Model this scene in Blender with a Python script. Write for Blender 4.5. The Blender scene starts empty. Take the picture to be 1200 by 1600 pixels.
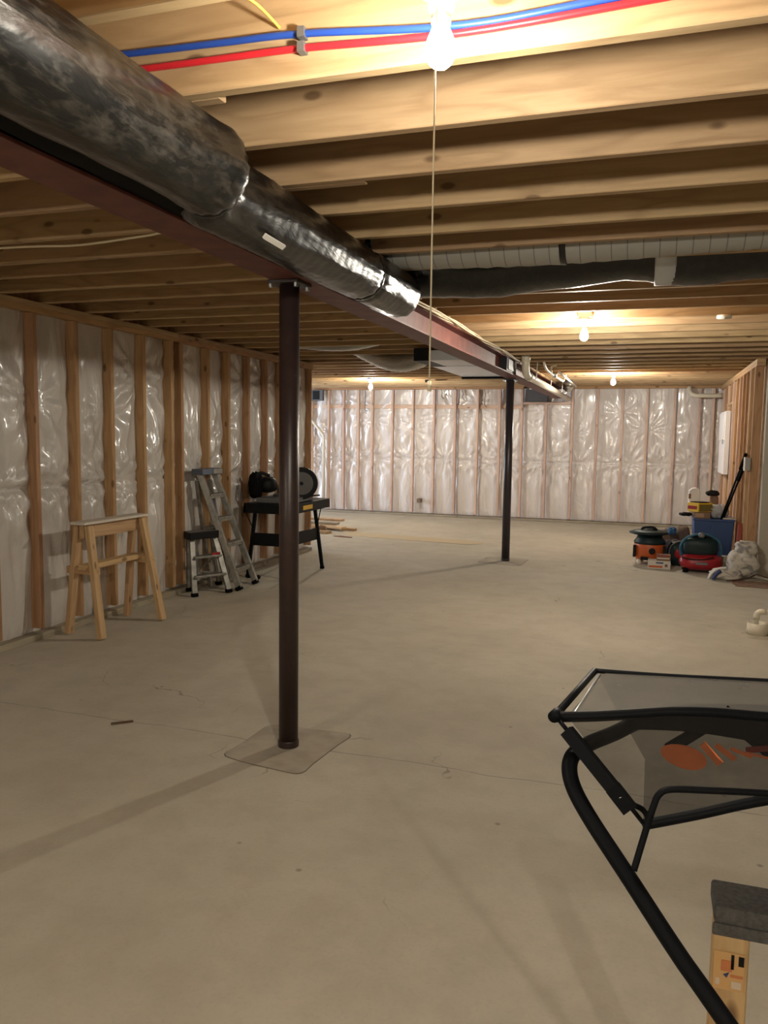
import bpy, math, random
from mathutils import Vector, Matrix, noise
random.seed(7)
PI = math.pi
SC = bpy.context.scene
COL = SC.collection

# ------------------------------------------------------------ camera
CAMROWS = [[0.94864, 0.31605, 0.01372], [0.04313, -0.08626, -0.99534], [-0.3134, 0.94481, -0.09547]]
cam_d = bpy.data.cameras.new('camera')
cam_d.sensor_fit = 'VERTICAL'
cam_d.sensor_height = 24.0
cam_d.lens = 1248.4 / 1600 * 24.0
cam_d.clip_start = 0.05
cam = bpy.data.objects.new('camera', cam_d)
COL.objects.link(cam)
r_, d_, f_ = [Vector(v) for v in CAMROWS]
rot = Matrix((r_, -d_, -f_)).transposed()
cam.matrix_world = Matrix.Translation((0, 0, 1.458)) @ rot.to_4x4()
SC.camera = cam

# ------------------------------------------------------------ world, exposure, daylight
W = bpy.data.worlds.new('world'); SC.world = W; W.use_nodes = True
W.node_tree.nodes['Background'].inputs[0].default_value = (0.55, 0.65, 0.8, 1)
W.node_tree.nodes['Background'].inputs[1].default_value = 0.03
SC.view_settings.view_transform = 'Standard'
SC.view_settings.look = 'None'
SC.view_settings.exposure = 2.42
SC.view_settings.gamma = 1.0
SC.view_settings.use_curve_mapping = False
BULB = 420.0
BULB_COL = (1.0, 0.93, 0.79)

def area(name, loc, rotv, sx, sy, power, color):
    l = bpy.data.lights.new(name, 'AREA'); l.shape = 'RECTANGLE'; l.size = sx; l.size_y = sy
    l.energy = power; l.color = color
    o = bpy.data.objects.new(name, l); COL.objects.link(o); o.location = loc; o.rotation_euler = rotv
    return o
# daylight entering by the window of the far left bay
area('window_daylight', (-8.9, 11.7, 1.25), (0, -PI / 2, 0), 1.9, 1.8, 40, (0.72, 0.84, 1.0))

H = 2.331      # underside of joists
# ------------------------------------------------------------ materials
def mat(name, color=(.5, .5, .5), rough=.6, metal=0, spec=.5, **kw):
    m = bpy.data.materials.new(name); m.use_nodes = True
    b = m.node_tree.nodes['Principled BSDF']
    b.inputs['Base Color'].default_value = (*color, 1)
    b.inputs['Roughness'].default_value = rough
    b.inputs['Metallic'].default_value = metal
    b.inputs['Specular IOR Level'].default_value = spec
    for k, v in kw.items():
        b.inputs[k].default_value = v
    return m

class N:
    def __init__(s, m): s.t = m.node_tree; s.b = s.t.nodes['Principled BSDF']
    def n(s, typ, ins=None, **props):
        n = s.t.nodes.new(typ)
        for k, v in props.items(): setattr(n, k, v)
        for k, v in (ins or {}).items(): s.set(n.inputs[k], v)
        return n
    def set(s, sock, v):
        if isinstance(v, bpy.types.NodeSocket): s.t.links.new(v, sock)
        elif isinstance(v, bpy.types.Node): s.t.links.new(v.outputs[0], sock)
        else: sock.default_value = v
    def math(s, op, a, b=0.0, c=0.0, clamp=False):
        return s.n('ShaderNodeMath', {0: a, 1: b, 2: c}, operation=op, use_clamp=clamp).outputs[0]
    def ramp(s, fac, pts):
        n = s.n('ShaderNodeValToRGB', {0: fac}); e = n.color_ramp.elements
        while len(e) < len(pts): e.new(.5)
        for i, (p, c) in enumerate(pts):
            e[i].position = p; e[i].color = (*c, 1) if len(c) == 3 else c
        return n.outputs[0]
    def mix(s, fac, a, b):
        n = s.n('ShaderNodeMix', data_type='RGBA')
        s.set(n.inputs[0], fac); s.set(n.inputs[6], a); s.set(n.inputs[7], b)
        return n.outputs[2]
    def coords(s, scale, offset_random=True, which='Object'):
        tc = s.n('ShaderNodeTexCoord').outputs[which]
        if offset_random:
            oi = s.n('ShaderNodeObjectInfo').outputs['Random']
            r1 = s.math('MULTIPLY', oi, 57.0)
            cb = s.n('ShaderNodeCombineXYZ', {0: r1, 1: s.math('MULTIPLY', oi, 13.0), 2: s.math('MULTIPLY', oi, 31.0)})
            tc = s.n('ShaderNodeVectorMath', {0: tc, 1: cb.outputs[0]}, operation='ADD').outputs[0]
        return s.n('ShaderNodeVectorMath', {0: tc, 1: scale}, operation='MULTIPLY').outputs[0]
    def bump(s, h, strength=.3, dist=.01):
        b = s.n('ShaderNodeBump', {'Height': h, 'Strength': strength, 'Distance': dist})
        s.set(s.b.inputs['Normal'], b.outputs[0])

def wood(name, c1, c2, cd, rough=.62):
    m = mat(name, c1, rough, spec=.35); q = N(m)
    v = q.coords((1.3, 16, 16))
    n1 = q.n('ShaderNodeTexNoise', {'Vector': v, 'Scale': 1.6, 'Detail': 6.0, 'Roughness': .68, 'Distortion': .6}).outputs[0]
    v2 = q.coords((.9, 7, 7))
    n2 = q.n('ShaderNodeTexNoise', {'Vector': v2, 'Scale': .8, 'Detail': 2.0}).outputs[0]
    lines = q.math('FRACT', q.math('ADD', q.math('MULTIPLY', n2, 9.0), q.math('MULTIPLY', n1, .6)))
    lines = q.math('PINGPONG', lines, .5)
    base = q.mix(q.ramp(n1, [(.32, (0, 0, 0)), (.68, (1, 1, 1))]), (*c1, 1), (*c2, 1))
    base = q.mix(q.math('MULTIPLY', q.ramp(lines, [(.0, (1, 1, 1)), (.25, (0, 0, 0))]), .42), base, (*cd, 1))
    oi = q.n('ShaderNodeObjectInfo').outputs['Random']
    hs = q.n('ShaderNodeHueSaturation', {'Hue': q.math('MULTIPLY_ADD', oi, .016, .494), 'Saturation': 1.0, 'Value': q.math('MULTIPLY_ADD', oi, .24, .90), 'Color': base}).outputs[0]
    vk = q.coords((3.6, 8, 8))
    vo = q.n('ShaderNodeTexVoronoi', {'Vector': vk, 'Scale': 1.0, 'Randomness': 1.0})
    kn = q.ramp(q.math('ADD', vo.outputs['Distance'], q.math('MULTIPLY', n1, .06)), [(.115, (1, 1, 1)), (.17, (0, 0, 0))])
    q.set(q.b.inputs['Base Color'], q.mix(q.math('MULTIPLY', kn, .75), hs, (cd[0] * .42, cd[1] * .36, cd[2] * .3, 1)))
    q.bump(n1, .15, .004)
    return m

PINE = wood('pine_joist_wood', (.45, .305, .17), (.355, .23, .12), (.24, .14, .068))
STUD = wood('pine_stud_wood', (.47, .275, .14), (.36, .20, .10), (.23, .115, .05))
LIGHTPINE = wood('fresh_pine_wood', (.56, .37, .20), (.46, .29, .15), (.30, .17, .08))
GREYWOOD = wood('treated_plate_wood', (.36, .31, .235), (.28, .235, .17), (.17, .14, .10))
PINKWOOD = wood('pink_tinted_stud_wood', (.64, .47, .38), (.56, .39, .31), (.42, .27, .20))
OSB = mat('brown_sheathing', (.33, .19, .10), .8)
q = N(OSB); nn = q.n('ShaderNodeTexNoise', {'Vector': q.coords((30, 30, 12)), 'Scale': 1.0, 'Detail': 3.0}).outputs[0]
q.set(q.b.inputs['Base Color'], q.ramp(nn, [(.35, (.27, .15, .08)), (.65, (.43, .27, .14))]))
PLY = mat('subfloor_plywood', (.40, .25, .12), .8)
q = N(PLY); nn = q.n('ShaderNodeTexNoise', {'Vector': q.coords((5, 20, 5)), 'Scale': 1.0, 'Detail': 4.0}).outputs[0]
q.set(q.b.inputs['Base Color'], q.ramp(nn, [(.3, (.30, .18, .08)), (.7, (.50, .33, .16))]))

# concrete floor: mottling, saw-cut joints, hairline cracks, specks
CONC = mat('concrete_slab', (.42, .36, .29), .72, spec=.3)
q = N(CONC)
v = q.coords((1, 1, 1), False)
na = q.n('ShaderNodeTexNoise', {'Vector': v, 'Scale': .8, 'Detail': 6.0, 'Roughness': .6}).outputs[0]
nb = q.n('ShaderNodeTexNoise', {'Vector': v, 'Scale': 5.0, 'Detail': 6.0, 'Roughness': .65}).outputs[0]
nc = q.n('ShaderNodeTexNoise', {'Vector': v, 'Scale': 70.0, 'Detail': 2.0}).outputs[0]
c = q.mix(q.ramp(na, [(.35, (0, 0, 0)), (.65, (1, 1, 1))]), (.44, .405, .325, 1), (.53, .49, .40, 1))
c = q.mix(q.math('MULTIPLY', q.ramp(nb, [(.40, (1, 1, 1)), (.56, (0, 0, 0))]), .22), c, (.33, .28, .215, 1))
c = q.mix(q.math('MULTIPLY', q.ramp(nc, [(.3, (1, 1, 1)), (.5, (0, 0, 0))]), .12), c, (.30, .25, .19, 1))
sx = q.n('ShaderNodeSeparateXYZ', {0: v})
wob = q.math('MULTIPLY', q.math('SUBTRACT', q.n('ShaderNodeTexNoise', {'Vector': v, 'Scale': 2.5, 'Detail': 3.0}).outputs[0], .5), .07)
def line(axis, pos, width):
    a = q.math('ABSOLUTE', q.math('SUBTRACT', q.math('ADD', sx.outputs[axis], wob), pos))
    return q.math('LESS_THAN', a, width)
ln = line(1, 3.32, .0028)
for ax, pos in ((1, 9.3), (0, -4.12)):
    ln = q.math('MAXIMUM', ln, line(ax, pos, .0035))
brk = q.ramp(q.n('ShaderNodeTexNoise', {'Vector': v, 'Scale': 3.0}).outputs[0], [(.36, (.15, .15, .15)), (.5, (1, 1, 1))])
c = q.mix(q.math('MULTIPLY', q.math('MULTIPLY', ln, brk), .6), c, (.12, .09, .065, 1))
vd = q.n('ShaderNodeVectorMath', {0: v, 1: q.n('ShaderNodeVectorMath', {0: q.n('ShaderNodeTexNoise', {'Vector': v, 'Scale': 2.2, 'Detail': 4.0}).outputs['Color'], 'Scale': .7}, operation='SCALE').outputs[0]}, operation='ADD').outputs[0]
vc = q.n('ShaderNodeTexVoronoi', {'Vector': vd, 'Scale': .42}, feature='DISTANCE_TO_EDGE').outputs['Distance']
ck = q.math('LESS_THAN', vc, .0016)
ckm = q.ramp(q.n('ShaderNodeTexNoise', {'Vector': v, 'Scale': 1.7}).outputs[0], [(.52, (0, 0, 0)), (.60, (1, 1, 1))])
c = q.mix(q.math('MULTIPLY', q.math('MULTIPLY', ck, ckm), .55), c, (.16, .12, .09, 1))
sp = q.n('ShaderNodeTexVoronoi', {'Vector': v, 'Scale': 3.2}).outputs['Distance']
c = q.mix(q.math('MULTIPLY', q.ramp(sp, [(.018, (1, 1, 1)), (.045, (0, 0, 0))]), .55), c, (.10, .07, .05, 1))
q.set(q.b.inputs['Base Color'], c)
q.bump(nb, .12, .01)
PATCH = mat('patch_concrete', (.38, .34, .27), .78, spec=.3)
q = N(PATCH); nb = q.n('ShaderNodeTexNoise', {'Vector': q.coords((1, 1, 1)), 'Scale': 9.0, 'Detail': 6.0}).outputs[0]
q.set(q.b.inputs['Base Color'], q.ramp(nb, [(.35, (.34, .30, .235)), (.65, (.43, .385, .31))]))
GROOVE = mat('joint_groove', (.13, .095, .065), .9)

# translucent poly facing over insulation
def plastic(name, col, vert=1.0):
    m = mat(name, col, .30, spec=.6, **{'Coat Weight': .6, 'Coat Roughness': .14}); q = N(m)
    v = q.coords((13, 13, 2.0), False)
    n1 = q.n('ShaderNodeTexNoise', {'Vector': v, 'Scale': 1.0, 'Detail': 4.0, 'Roughness': .55, 'Distortion': .8}).outputs[0]
    v2 = q.coords((2.5, 2.5, 1.4), False)
    n2 = q.n('ShaderNodeTexNoise', {'Vector': v2, 'Scale': 1.0, 'Detail': 3.0, 'Distortion': 1.2}).outputs[0]
    h = q.math('ADD', q.math('MULTIPLY', n1, q.ramp(n2, [(.4, (.15, .15, .15)), (.65, (1, 1, 1))])), q.math('MULTIPLY', n2, .8))
    q.set(q.b.inputs['Base Color'], q.mix(n2, (col[0] * .9, col[1] * .9, col[2] * .9, 1), (min(1, col[0] * 1.08), min(1, col[1] * 1.08), min(1, col[2] * 1.08), 1)))
    q.bump(h, .75, .035)
    return m
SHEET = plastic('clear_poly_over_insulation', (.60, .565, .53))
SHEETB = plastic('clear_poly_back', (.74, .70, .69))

STEEL_RED = mat('red_oxide_primer', (.155, .042, .032), .55, spec=.4)
q = N(STEEL_RED); nb = q.n('ShaderNodeTexNoise', {'Vector': q.coords((3, 3, 3), False), 'Scale': 3.0, 'Detail': 6.0}).outputs[0]
q.set(q.b.inputs['Base Color'], q.ramp(nb, [(.35, (.115, .034, .027)), (.7, (.18, .058, .044))]))
COLUMN = mat('column_primer', (.062, .026, .024), .38, spec=.5)
q = N(COLUMN); nb = q.n('ShaderNodeTexNoise', {'Vector': q.coords((6, 6, 6)), 'Scale': 3.0, 'Detail': 7.0, 'Roughness': .7}).outputs[0]
q.set(q.b.inputs['Base Color'], q.ramp(nb, [(.30, (.026, .015, .014)), (.66, (.038, .021, .019)), (.80, (.14, .12, .11))]))
COLUMN2 = mat('dark_column_paint', (.035, .026, .03), .35)
BLACKWRAP = mat('black_duct_wrap', (.005, .005, .005), .3, spec=.5, **{'Coat Weight': .2, 'Coat Roughness': .2})
q = N(BLACKWRAP)
v = q.coords((9, 2.2, 9), False)
n1 = q.n('ShaderNodeTexNoise', {'Vector': v, 'Scale': 1.6, 'Detail': 5.0, 'Distortion': .5}).outputs[0]
n3 = q.n('ShaderNodeTexNoise', {'Vector': q.coords((22, 9, 22), False), 'Scale': 1.2, 'Detail': 9.0, 'Roughness': .7, 'Distortion': .2}).outputs[0]
sy = q.n('ShaderNodeSeparateXYZ', {0: q.coords((1, 1, 1), False)}).outputs[1]
near = q.ramp(q.math('MULTIPLY', sy, .25), [(.50, (1, 1, 1)), (.68, (.22, .22, .22))])
dust = q.math('MULTIPLY', q.ramp(n3, [(.47, (.0, .0, .0)), (.84, (1, 1, 1))]), near)
q.set(q.b.inputs['Base Color'], q.mix(q.math('MULTIPLY', dust, .55), (.005, .005, .0048, 1), (.12, .10, .078, 1)))
q.set(q.b.inputs['Roughness'], q.math('MULTIPLY_ADD', dust, .35, .29))
q.bump(n1, .45, .02)
FOIL = mat('foil_jacket', (.55, .54, .50), .28, metal=.75)
q = N(FOIL); n1 = q.n('ShaderNodeTexNoise', {'Vector': q.coords((30, 30, 30), False), 'Scale': 1.5, 'Detail': 4.0}).outputs[0]
q.bump(n1, .6, .01)
FLEX = mat('grey_flex_jacket', (.34, .33, .30), .5, metal=.2)
q = N(FLEX); sxv = q.n('ShaderNodeSeparateXYZ', {0: q.coords((1, 1, 1), False)}).outputs[0]
rib = q.math('PINGPONG', sxv, .035)
q.set(q.b.inputs['Base Color'], q.ramp(q.math('MULTIPLY', rib, 28.0), [(.03, (.16, .155, .14)), (.10, (.34, .33, .30))]))
GALV = mat('galvanised_sheet', (.50, .52, .54), .38, metal=.7)
BLACK = mat('black_powder_coat', (.004, .005, .007), .55, spec=.14)
BLACKPL = mat('black_plastic', (.007, .007, .008), .55, spec=.2)
DARKRUB = mat('dark_rubber', (.004, .004, .004), .85, spec=.1)
ALU = mat('aluminium', (.42, .41, .38), .45, metal=.6)
q = N(ALU); n1 = q.n('ShaderNodeTexNoise', {'Vector': q.coords((8, 8, 8)), 'Scale': 2.0, 'Detail': 5.0}).outputs[0]
q.set(q.b.inputs['Base Color'], q.ramp(n1, [(.3, (.19, .18, .155)), (.65, (.32, .31, .28))]))
WHITE = mat('white_porcelain', (.82, .80, .75), .3)
PVC = mat('cream_pvc', (.66, .60, .48), .4)
CORD = mat('cotton_cord', (.75, .68, .50), .8)
BLUEP = mat('blue_pex', (.02, .07, .36), .35)
REDP = mat('red_pex', (.55, .02, .03), .35)
YEL = mat('yellow_cable_jacket', (.72, .50, .08), .5)
WHT = mat('white_paint', (.74, .72, .72), .55)
DRYWALL = mat('bare_drywall', (.40, .36, .29), .8)
TAN = mat('beige_cable_jacket', (.60, .50, .33), .6)
GREYBOX = mat('grey_box_plastic', (.10, .10, .11), .5)
ORANGE = mat('orange_plastic', (.52, .10, .02), .45)
TEAL = mat('dark_teal_plastic', (.008, .020, .021), .5, spec=.3)
REDPL = mat('dark_red_plastic', (.30, .012, .018), .3)
BLUETOTE = mat('blue_tote_plastic', (.03, .07, .20), .5)
HOSE = mat('blue_air_hose', (.02, .10, .17), .45)
YELBOX = mat('yellow_carton', (.75, .47, .03), .6)
CARD = mat('brown_cardboard', (.22, .13, .08), .8)
PAPER = mat('off_white_paper', (.60, .56, .50), .8)
SACK = mat('grey_paper_sack', (.46, .42, .36), .75)
q = N(SACK); n1 = q.n('ShaderNodeTexNoise', {'Vector': q.coords((7, 7, 9)), 'Scale': 1.3, 'Detail': 5.0, 'Distortion': 1.0}).outputs[0]
q.set(q.b.inputs['Base Color'], q.ramp(n1, [(.36, (.24, .22, .21)), (.47, (.50, .45, .38)), (.7, (.58, .53, .45))])); q.bump(n1, .6, .03)
NAVY = mat('navy_print', (.02, .035, .13), .5)
BROWNBAG = mat('brown_canvas', (.13, .09, .065), .85)
RUST = mat('rust_brown_cord', (.22, .085, .045), .6)
DARKBR = mat('dark_brown_board', (.11, .06, .03), .8)
PADM = mat('grey_carpet_pad', (.085, .082, .078), .95)
q = N(PADM); n1 = q.n('ShaderNodeTexNoise', {'Vector': q.coords((60, 60, 60)), 'Scale': 2.0, 'Detail': 3.0}).outputs[0]
q.set(q.b.inputs['Base Color'], q.ramp(n1, [(.3, (.065, .063, .06)), (.7, (.11, .106, .10))])); q.bump(n1, .5, .004)
def meshmat(name, col, alpha):
    m = mat(name, col, .8, spec=.2); q = N(m)
    v = q.coords((1, 1, 1), False)
    n1 = q.n('ShaderNodeTexNoise', {'Vector': v, 'Scale': 30.0, 'Detail': 3.0}).outputs[0]
    q.set(q.b.inputs['Alpha'], q.math('MULTIPLY_ADD', n1, .12, alpha - .06))
    return m
NET = meshmat('grey_open_mesh_fabric', (.12, .115, .105), .72)
NETF = meshmat('dark_open_mesh_fabric', (.03, .028, .026), .50)
STICK = mat('orange_sticker', (.60, .36, .15), .6)
STICKR = mat('sticker_red', (.55, .19, .07), .6)
STICKW = mat('sticker_white', (.62, .52, .40), .5)
SAWGREY = mat('cast_grey_metal', (.16, .16, .16), .5, metal=.4)
SMOKE = mat('grey_guard', (.075, .072, .07), .4)
bulbm = bpy.data.materials.new('glowing_bulb'); bulbm.use_nodes = True
b = bulbm.node_tree.nodes['Principled BSDF']
b.inputs['Base Color'].default_value = (1, 1, 1, 1)
b.inputs['Emission Color'].default_value = (*BULB_COL, 1); b.inputs['Emission Strength'].default_value = BULB

# ------------------------------------------------------------ mesh helpers
class MB:
    def __init__(s): s.v = []; s.f = []
    def add(s, vs, fs):
        o = len(s.v); s.v += [tuple(p) for p in vs]; s.f += [tuple(i + o for i in f) for f in fs]; return s
    def box(s, x0, x1, y0, y1, z0, z1, taper=(1, 1)):
        cx, cy = (x0 + x1) / 2, (y0 + y1) / 2; vs = []
        for z, t in ((z0, (1, 1)), (z1, taper)):
            for x, y in ((x0, y0), (x1, y0), (x1, y1), (x0, y1)):
                vs.append((cx + (x - cx) * t[0], cy + (y - cy) * t[1], z))
        return s.add(vs, [(3, 2, 1, 0), (4, 5, 6, 7), (0, 1, 5, 4), (1, 2, 6, 5), (2, 3, 7, 6), (3, 0, 4, 7)])
    def bar(s, p0, p1, w, h, up=(0, 0, 1)):
        p0, p1 = Vector(p0), Vector(p1); x = (p1 - p0).normalized(); u = Vector(up)
        y = u.cross(x)
        if y.length < 1e-4: y = Vector((0, 1, 0)).cross(x)
        y.normalize(); z = x.cross(y); vs = []
        for p in (p0, p1):
            for a, b_ in ((-1, -1), (1, -1), (1, 1), (-1, 1)): vs.append(p + y * a * w / 2 + z * b_ * h / 2)
        return s.add(vs, [(3, 2, 1, 0), (4, 5, 6, 7), (0, 1, 5, 4), (1, 2, 6, 5), (2, 3, 7, 6), (3, 0, 4, 7)])
    def tube(s, pts, r, n=10, caps=True, flat=1.0):
        pts = [Vector(p) for p in pts]; rs = r if isinstance(r, (list, tuple)) else [r] * len(pts)
        t = (pts[1] - pts[0]).normalized(); a = Vector((0, 0, 1)) if abs(t.z) < .9 else Vector((1, 0, 0))
        u = t.cross(a).normalized(); vs = []
        for i, p in enumerate(pts):
            if i == 0: t = pts[1] - p
            elif i == len(pts) - 1: t = p - pts[i - 1]
            else: t = (pts[i + 1] - p).normalized() + (p - pts[i - 1]).normalized()
            t.normalize(); u = (u - t * u.dot(t)).normalized(); w = t.cross(u)
            for k in range(n):
                an = 2 * PI * k / n; vs.append(p + (u * math.cos(an) + w * math.sin(an) * flat) * rs[i])
        fs = []
        for i in range(len(pts) - 1):
            for k in range(n): fs.append((i * n + k, i * n + (k + 1) % n, (i + 1) * n + (k + 1) % n, (i + 1) * n + k))
        if caps: fs += [tuple(range(n))[::-1], tuple((len(pts) - 1) * n + k for k in range(n))]
        return s.add(vs, fs)
    def lathe(s, prof, c=(0, 0, 0), axis='z', n=24):
        vs = []
        for r, z in prof:
            for k in range(n):
                a = 2 * PI * k / n; x, y = r * math.cos(a), r * math.sin(a)
                p = {'z': (x, y, z), 'y': (x, z, y), 'x': (z, x, y)}[axis]
                vs.append((c[0] + p[0], c[1] + p[1], c[2] + p[2]))
        fs = []
        for i in range(len(prof) - 1):
            for k in range(n): fs.append((i * n + k, i * n + (k + 1) % n, (i + 1) * n + (k + 1) % n, (i + 1) * n + k))
        fs += [tuple(range(n))[::-1], tuple((len(prof) - 1) * n + k for k in range(n))]
        return s.add(vs, fs)
    def prism(s, pts, ext):
        n = len(pts); e = Vector(ext); vs = [Vector(p) for p in pts] + [Vector(p) + e for p in pts]
        return s.add(vs, [tuple(range(n))[::-1], tuple(range(n, 2 * n))] + [(i, (i + 1) % n, n + (i + 1) % n, n + i) for i in range(n)])
    def blob(s, c, sz, lump=.12, seed=0, p=2.6, nu=28, nv=16, fr=2.0, flatb=True):
        vs = []
        for j in range(nv + 1):
            th = PI * j / nv - PI / 2
            for i in range(nu):
                ph = 2 * PI * i / nu
                d = Vector((math.cos(th) * math.cos(ph), math.cos(th) * math.sin(ph), math.sin(th)))
                q_ = (abs(d.x) ** p + abs(d.y) ** p + abs(d.z) ** p) ** (-1 / p)
                k = q_ * (1 + lump * noise.noise(d * fr + Vector((seed, seed * 2.3, 0))))
                z = d.z * k
                if flatb: z = max(z, -.98)
                vs.append((c[0] + d.x * k * sz[0], c[1] + d.y * k * sz[1], c[2] + z * sz[2]))
        fs = []
        for j in range(nv):
            for i in range(nu): fs.append((j * nu + i, j * nu + (i + 1) % nu, (j + 1) * nu + (i + 1) % nu, (j + 1) * nu + i))
        return s.add(vs, fs)
    def surf(s, grid):
        m, n = len(grid), len(grid[0]); vs = [p for row in grid for p in row]
        return s.add(vs, [(j * n + i, j * n + i + 1, (j + 1) * n + i + 1, (j + 1) * n + i) for j in range(m - 1) for i in range(n - 1)])

def pw(parent): return parent.matrix_basis.translation.copy() if parent is None else Vector(parent['_o'])
def origin_of(o): return Vector(ORG.get(o.name, (0, 0, 0)))
ORG = {}
def obj(name, mb, m, parent=None, bevel=0.0, smooth=False, solid=0.0):
    """mb in world coordinates -> ONE mesh object, child of parent (parents are unrotated)"""
    o0 = origin_of(parent) if parent else Vector((0, 0, 0))
    if parent is None:
        xs = [p[0] for p in mb.v]; ys = [p[1] for p in mb.v]; zs = [p[2] for p in mb.v]
        o0 = Vector(((min(xs) + max(xs)) / 2, (min(ys) + max(ys)) / 2, min(zs)))
    me = bpy.data.meshes.new(name)
    me.from_pydata([tuple(Vector(p) - o0) for p in mb.v], [], mb.f); me.update()
    me.materials.append(m)
    if smooth:
        for p in me.polygons: p.use_smooth = True
    o = bpy.data.objects.new(name, me); COL.objects.link(o)
    if parent: o.parent = parent; ORG[o.name] = tuple(o0)
    else: o.location = o0; ORG[o.name] = tuple(o0)
    if solid:
        md = o.modifiers.new('thickness', 'SOLIDIFY'); md.thickness = solid; md.offset = 0
    if bevel:
        md = o.modifiers.new('bevel', 'BEVEL'); md.width = bevel; md.segments = 2; md.limit_method = 'ANGLE'
        md.angle_limit = .7
    if smooth and not solid:
        md = o.modifiers.new('wn', 'WEIGHTED_NORMAL') if bevel else None
    return o
def raw(name, mb, m, parent=None, smooth=True):
    """like obj but keeps the object origin at the world origin, for materials that use object coordinates"""
    o0 = origin_of(parent) if parent else Vector((0, 0, 0))
    me = bpy.data.meshes.new(name); me.from_pydata(mb.v, [], mb.f); me.update(); me.materials.append(m)
    for p in me.polygons: p.use_smooth = smooth
    o = bpy.data.objects.new(name, me); COL.objects.link(o)
    if parent: o.parent = parent
    o.location = -o0; ORG[o.name] = (0, 0, 0)
    return o
def board(name, p0, p1, w, h, m, parent=None, up=(0, 0, 1), bevel=.003):
    """timber with its grain along local X from p0 to p1; w across, h along up"""
    p0, p1 = Vector(p0), Vector(p1); x = (p1 - p0); L = x.length; x.normalize(); u = Vector(up)
    y = u.cross(x); y.normalize(); z = x.cross(y)
    mb = MB().box(-L / 2, L / 2, -w / 2, w / 2, -h / 2, h / 2)
    me = bpy.data.meshes.new(name); me.from_pydata(mb.v, [], mb.f); me.update(); me.materials.append(m)
    o = bpy.data.objects.new(name, me); COL.objects.link(o)
    c = (p0 + p1) / 2; o0 = Vector((0, 0, 0))
    if parent: o.parent = parent; o0 = origin_of(parent)
    o.matrix_basis = Matrix.Translation(c - o0) @ Matrix((x, y, z)).transposed().to_4x4()
    if bevel:
        md = o.modifiers.new('bevel', 'BEVEL'); md.width = bevel; md.segments = 1
    ORG[o.name] = tuple(c)
    return o
def tag(o, label, cat, group=None, kind=None):
    o['label'] = label; o['category'] = cat
    if group: o['group'] = group
    if kind: o['kind'] = kind
    return o
def thing(name, loc, label, cat, group=None):
    o = bpy.data.objects.new(name, None); COL.objects.link(o); o.location = loc; o.empty_display_size = .1
    ORG[o.name] = tuple(loc)
    return tag(o, label, cat, group)
def struct(o): o['kind'] = 'structure'; return o
def arc(pts, k=6):
    """Catmull-Rom through pts"""
    P = [Vector(p) for p in pts]; out = []
    for i in range(len(P) - 1):
        a = P[max(i - 1, 0)]; b_ = P[i]; c_ = P[i + 1]; d = P[min(i + 2, len(P) - 1)]
        for j in range(k):
            t = j / k
            out.append(.5 * ((2 * b_) + (c_ - a) * t + (2 * a - 5 * b_ + 4 * c_ - d) * t * t + (3 * b_ - a - 3 * c_ + d) * t ** 3))
    out.append(P[-1]); return out

# ------------------------------------------------------------ floor
XL, YB = -3.997, 14.01
floor = struct(raw('floor', MB().box(-9.2, 3.4, -3.2, 14.4, -.15, 0), CONC, smooth=False))
def patch(corners):
    pts = []
    n = len(corners)
    for i in range(n):
        a, b_, c_ = Vector(corners[i - 1]), Vector(corners[i]), Vector(corners[(i + 1) % n])
        p, r = b_ + (a - b_).normalized() * .05, b_ + (c_ - b_).normalized() * .05
        for t in (0, .33, .66, 1): pts.append((p * (1 - t) ** 2 + b_ * 2 * t * (1 - t) + r * t * t))
        for t in (.25, .5, .75):
            e = b_.lerp(c_, t); e += Vector((random.uniform(-.008, .008), random.uniform(-.008, .008), 0)); pts.append(e)
    cen = sum(pts, Vector()) / len(pts)
    ring = [cen + (p - cen) * 1.018 for p in pts]
    obj('patch_groove', MB().prism([(p.x, p.y, -.01) for p in ring], (0, 0, .011)), GROOVE, floor)
    obj('concrete_patch', MB().prism([(p.x, p.y, -.01) for p in pts], (0, 0, .0125)), PATCH, floor)
patch([(-1.79, 3.10, 0), (-1.37, 3.03, 0), (-1.32, 3.55, 0), (-1.76, 3.53, 0)])
patch([(-1.86, 9.10, 0), (-1.36, 9.02, 0), (-1.33, 9.55, 0), (-1.84, 9.58, 0)])

# ------------------------------------------------------------ ceiling with joists
ceil_ = struct(raw('ceiling', MB().box(-9.2, 3.4, -3.2, 14.4, H + .236, H + .27), PLY, smooth=False))
JY = [1.505, 1.912, 2.290, 2.668, 3.055, 3.447, 3.760, 4.153, 4.560, 5.000, 5.380, 5.775, 6.187]
while JY[-1] < 13.75: JY.append(JY[-1] + .412)
y = JY[0]
while y > -2.8: y -= .4064; JY.insert(0, y)
for i, y in enumerate(JY):
    jz = H + .1175
    board('joist', (-1.66, y, jz), (3.3, y, jz), .038, .235, PINE, ceil_)
    x1 = {1.912: -1.11, 2.668: -.98}.get(round(y, 3), -1.44)
    if y > 8.7: board('joist', (-9.1, y + .039, jz), (x1, y + .039, jz), .038, .235, PINE, ceil_)
    else: board('joist', (-4.09, y + .039, jz), (x1, y + .039, jz), .038, .235, PINE, ceil_)

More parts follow.
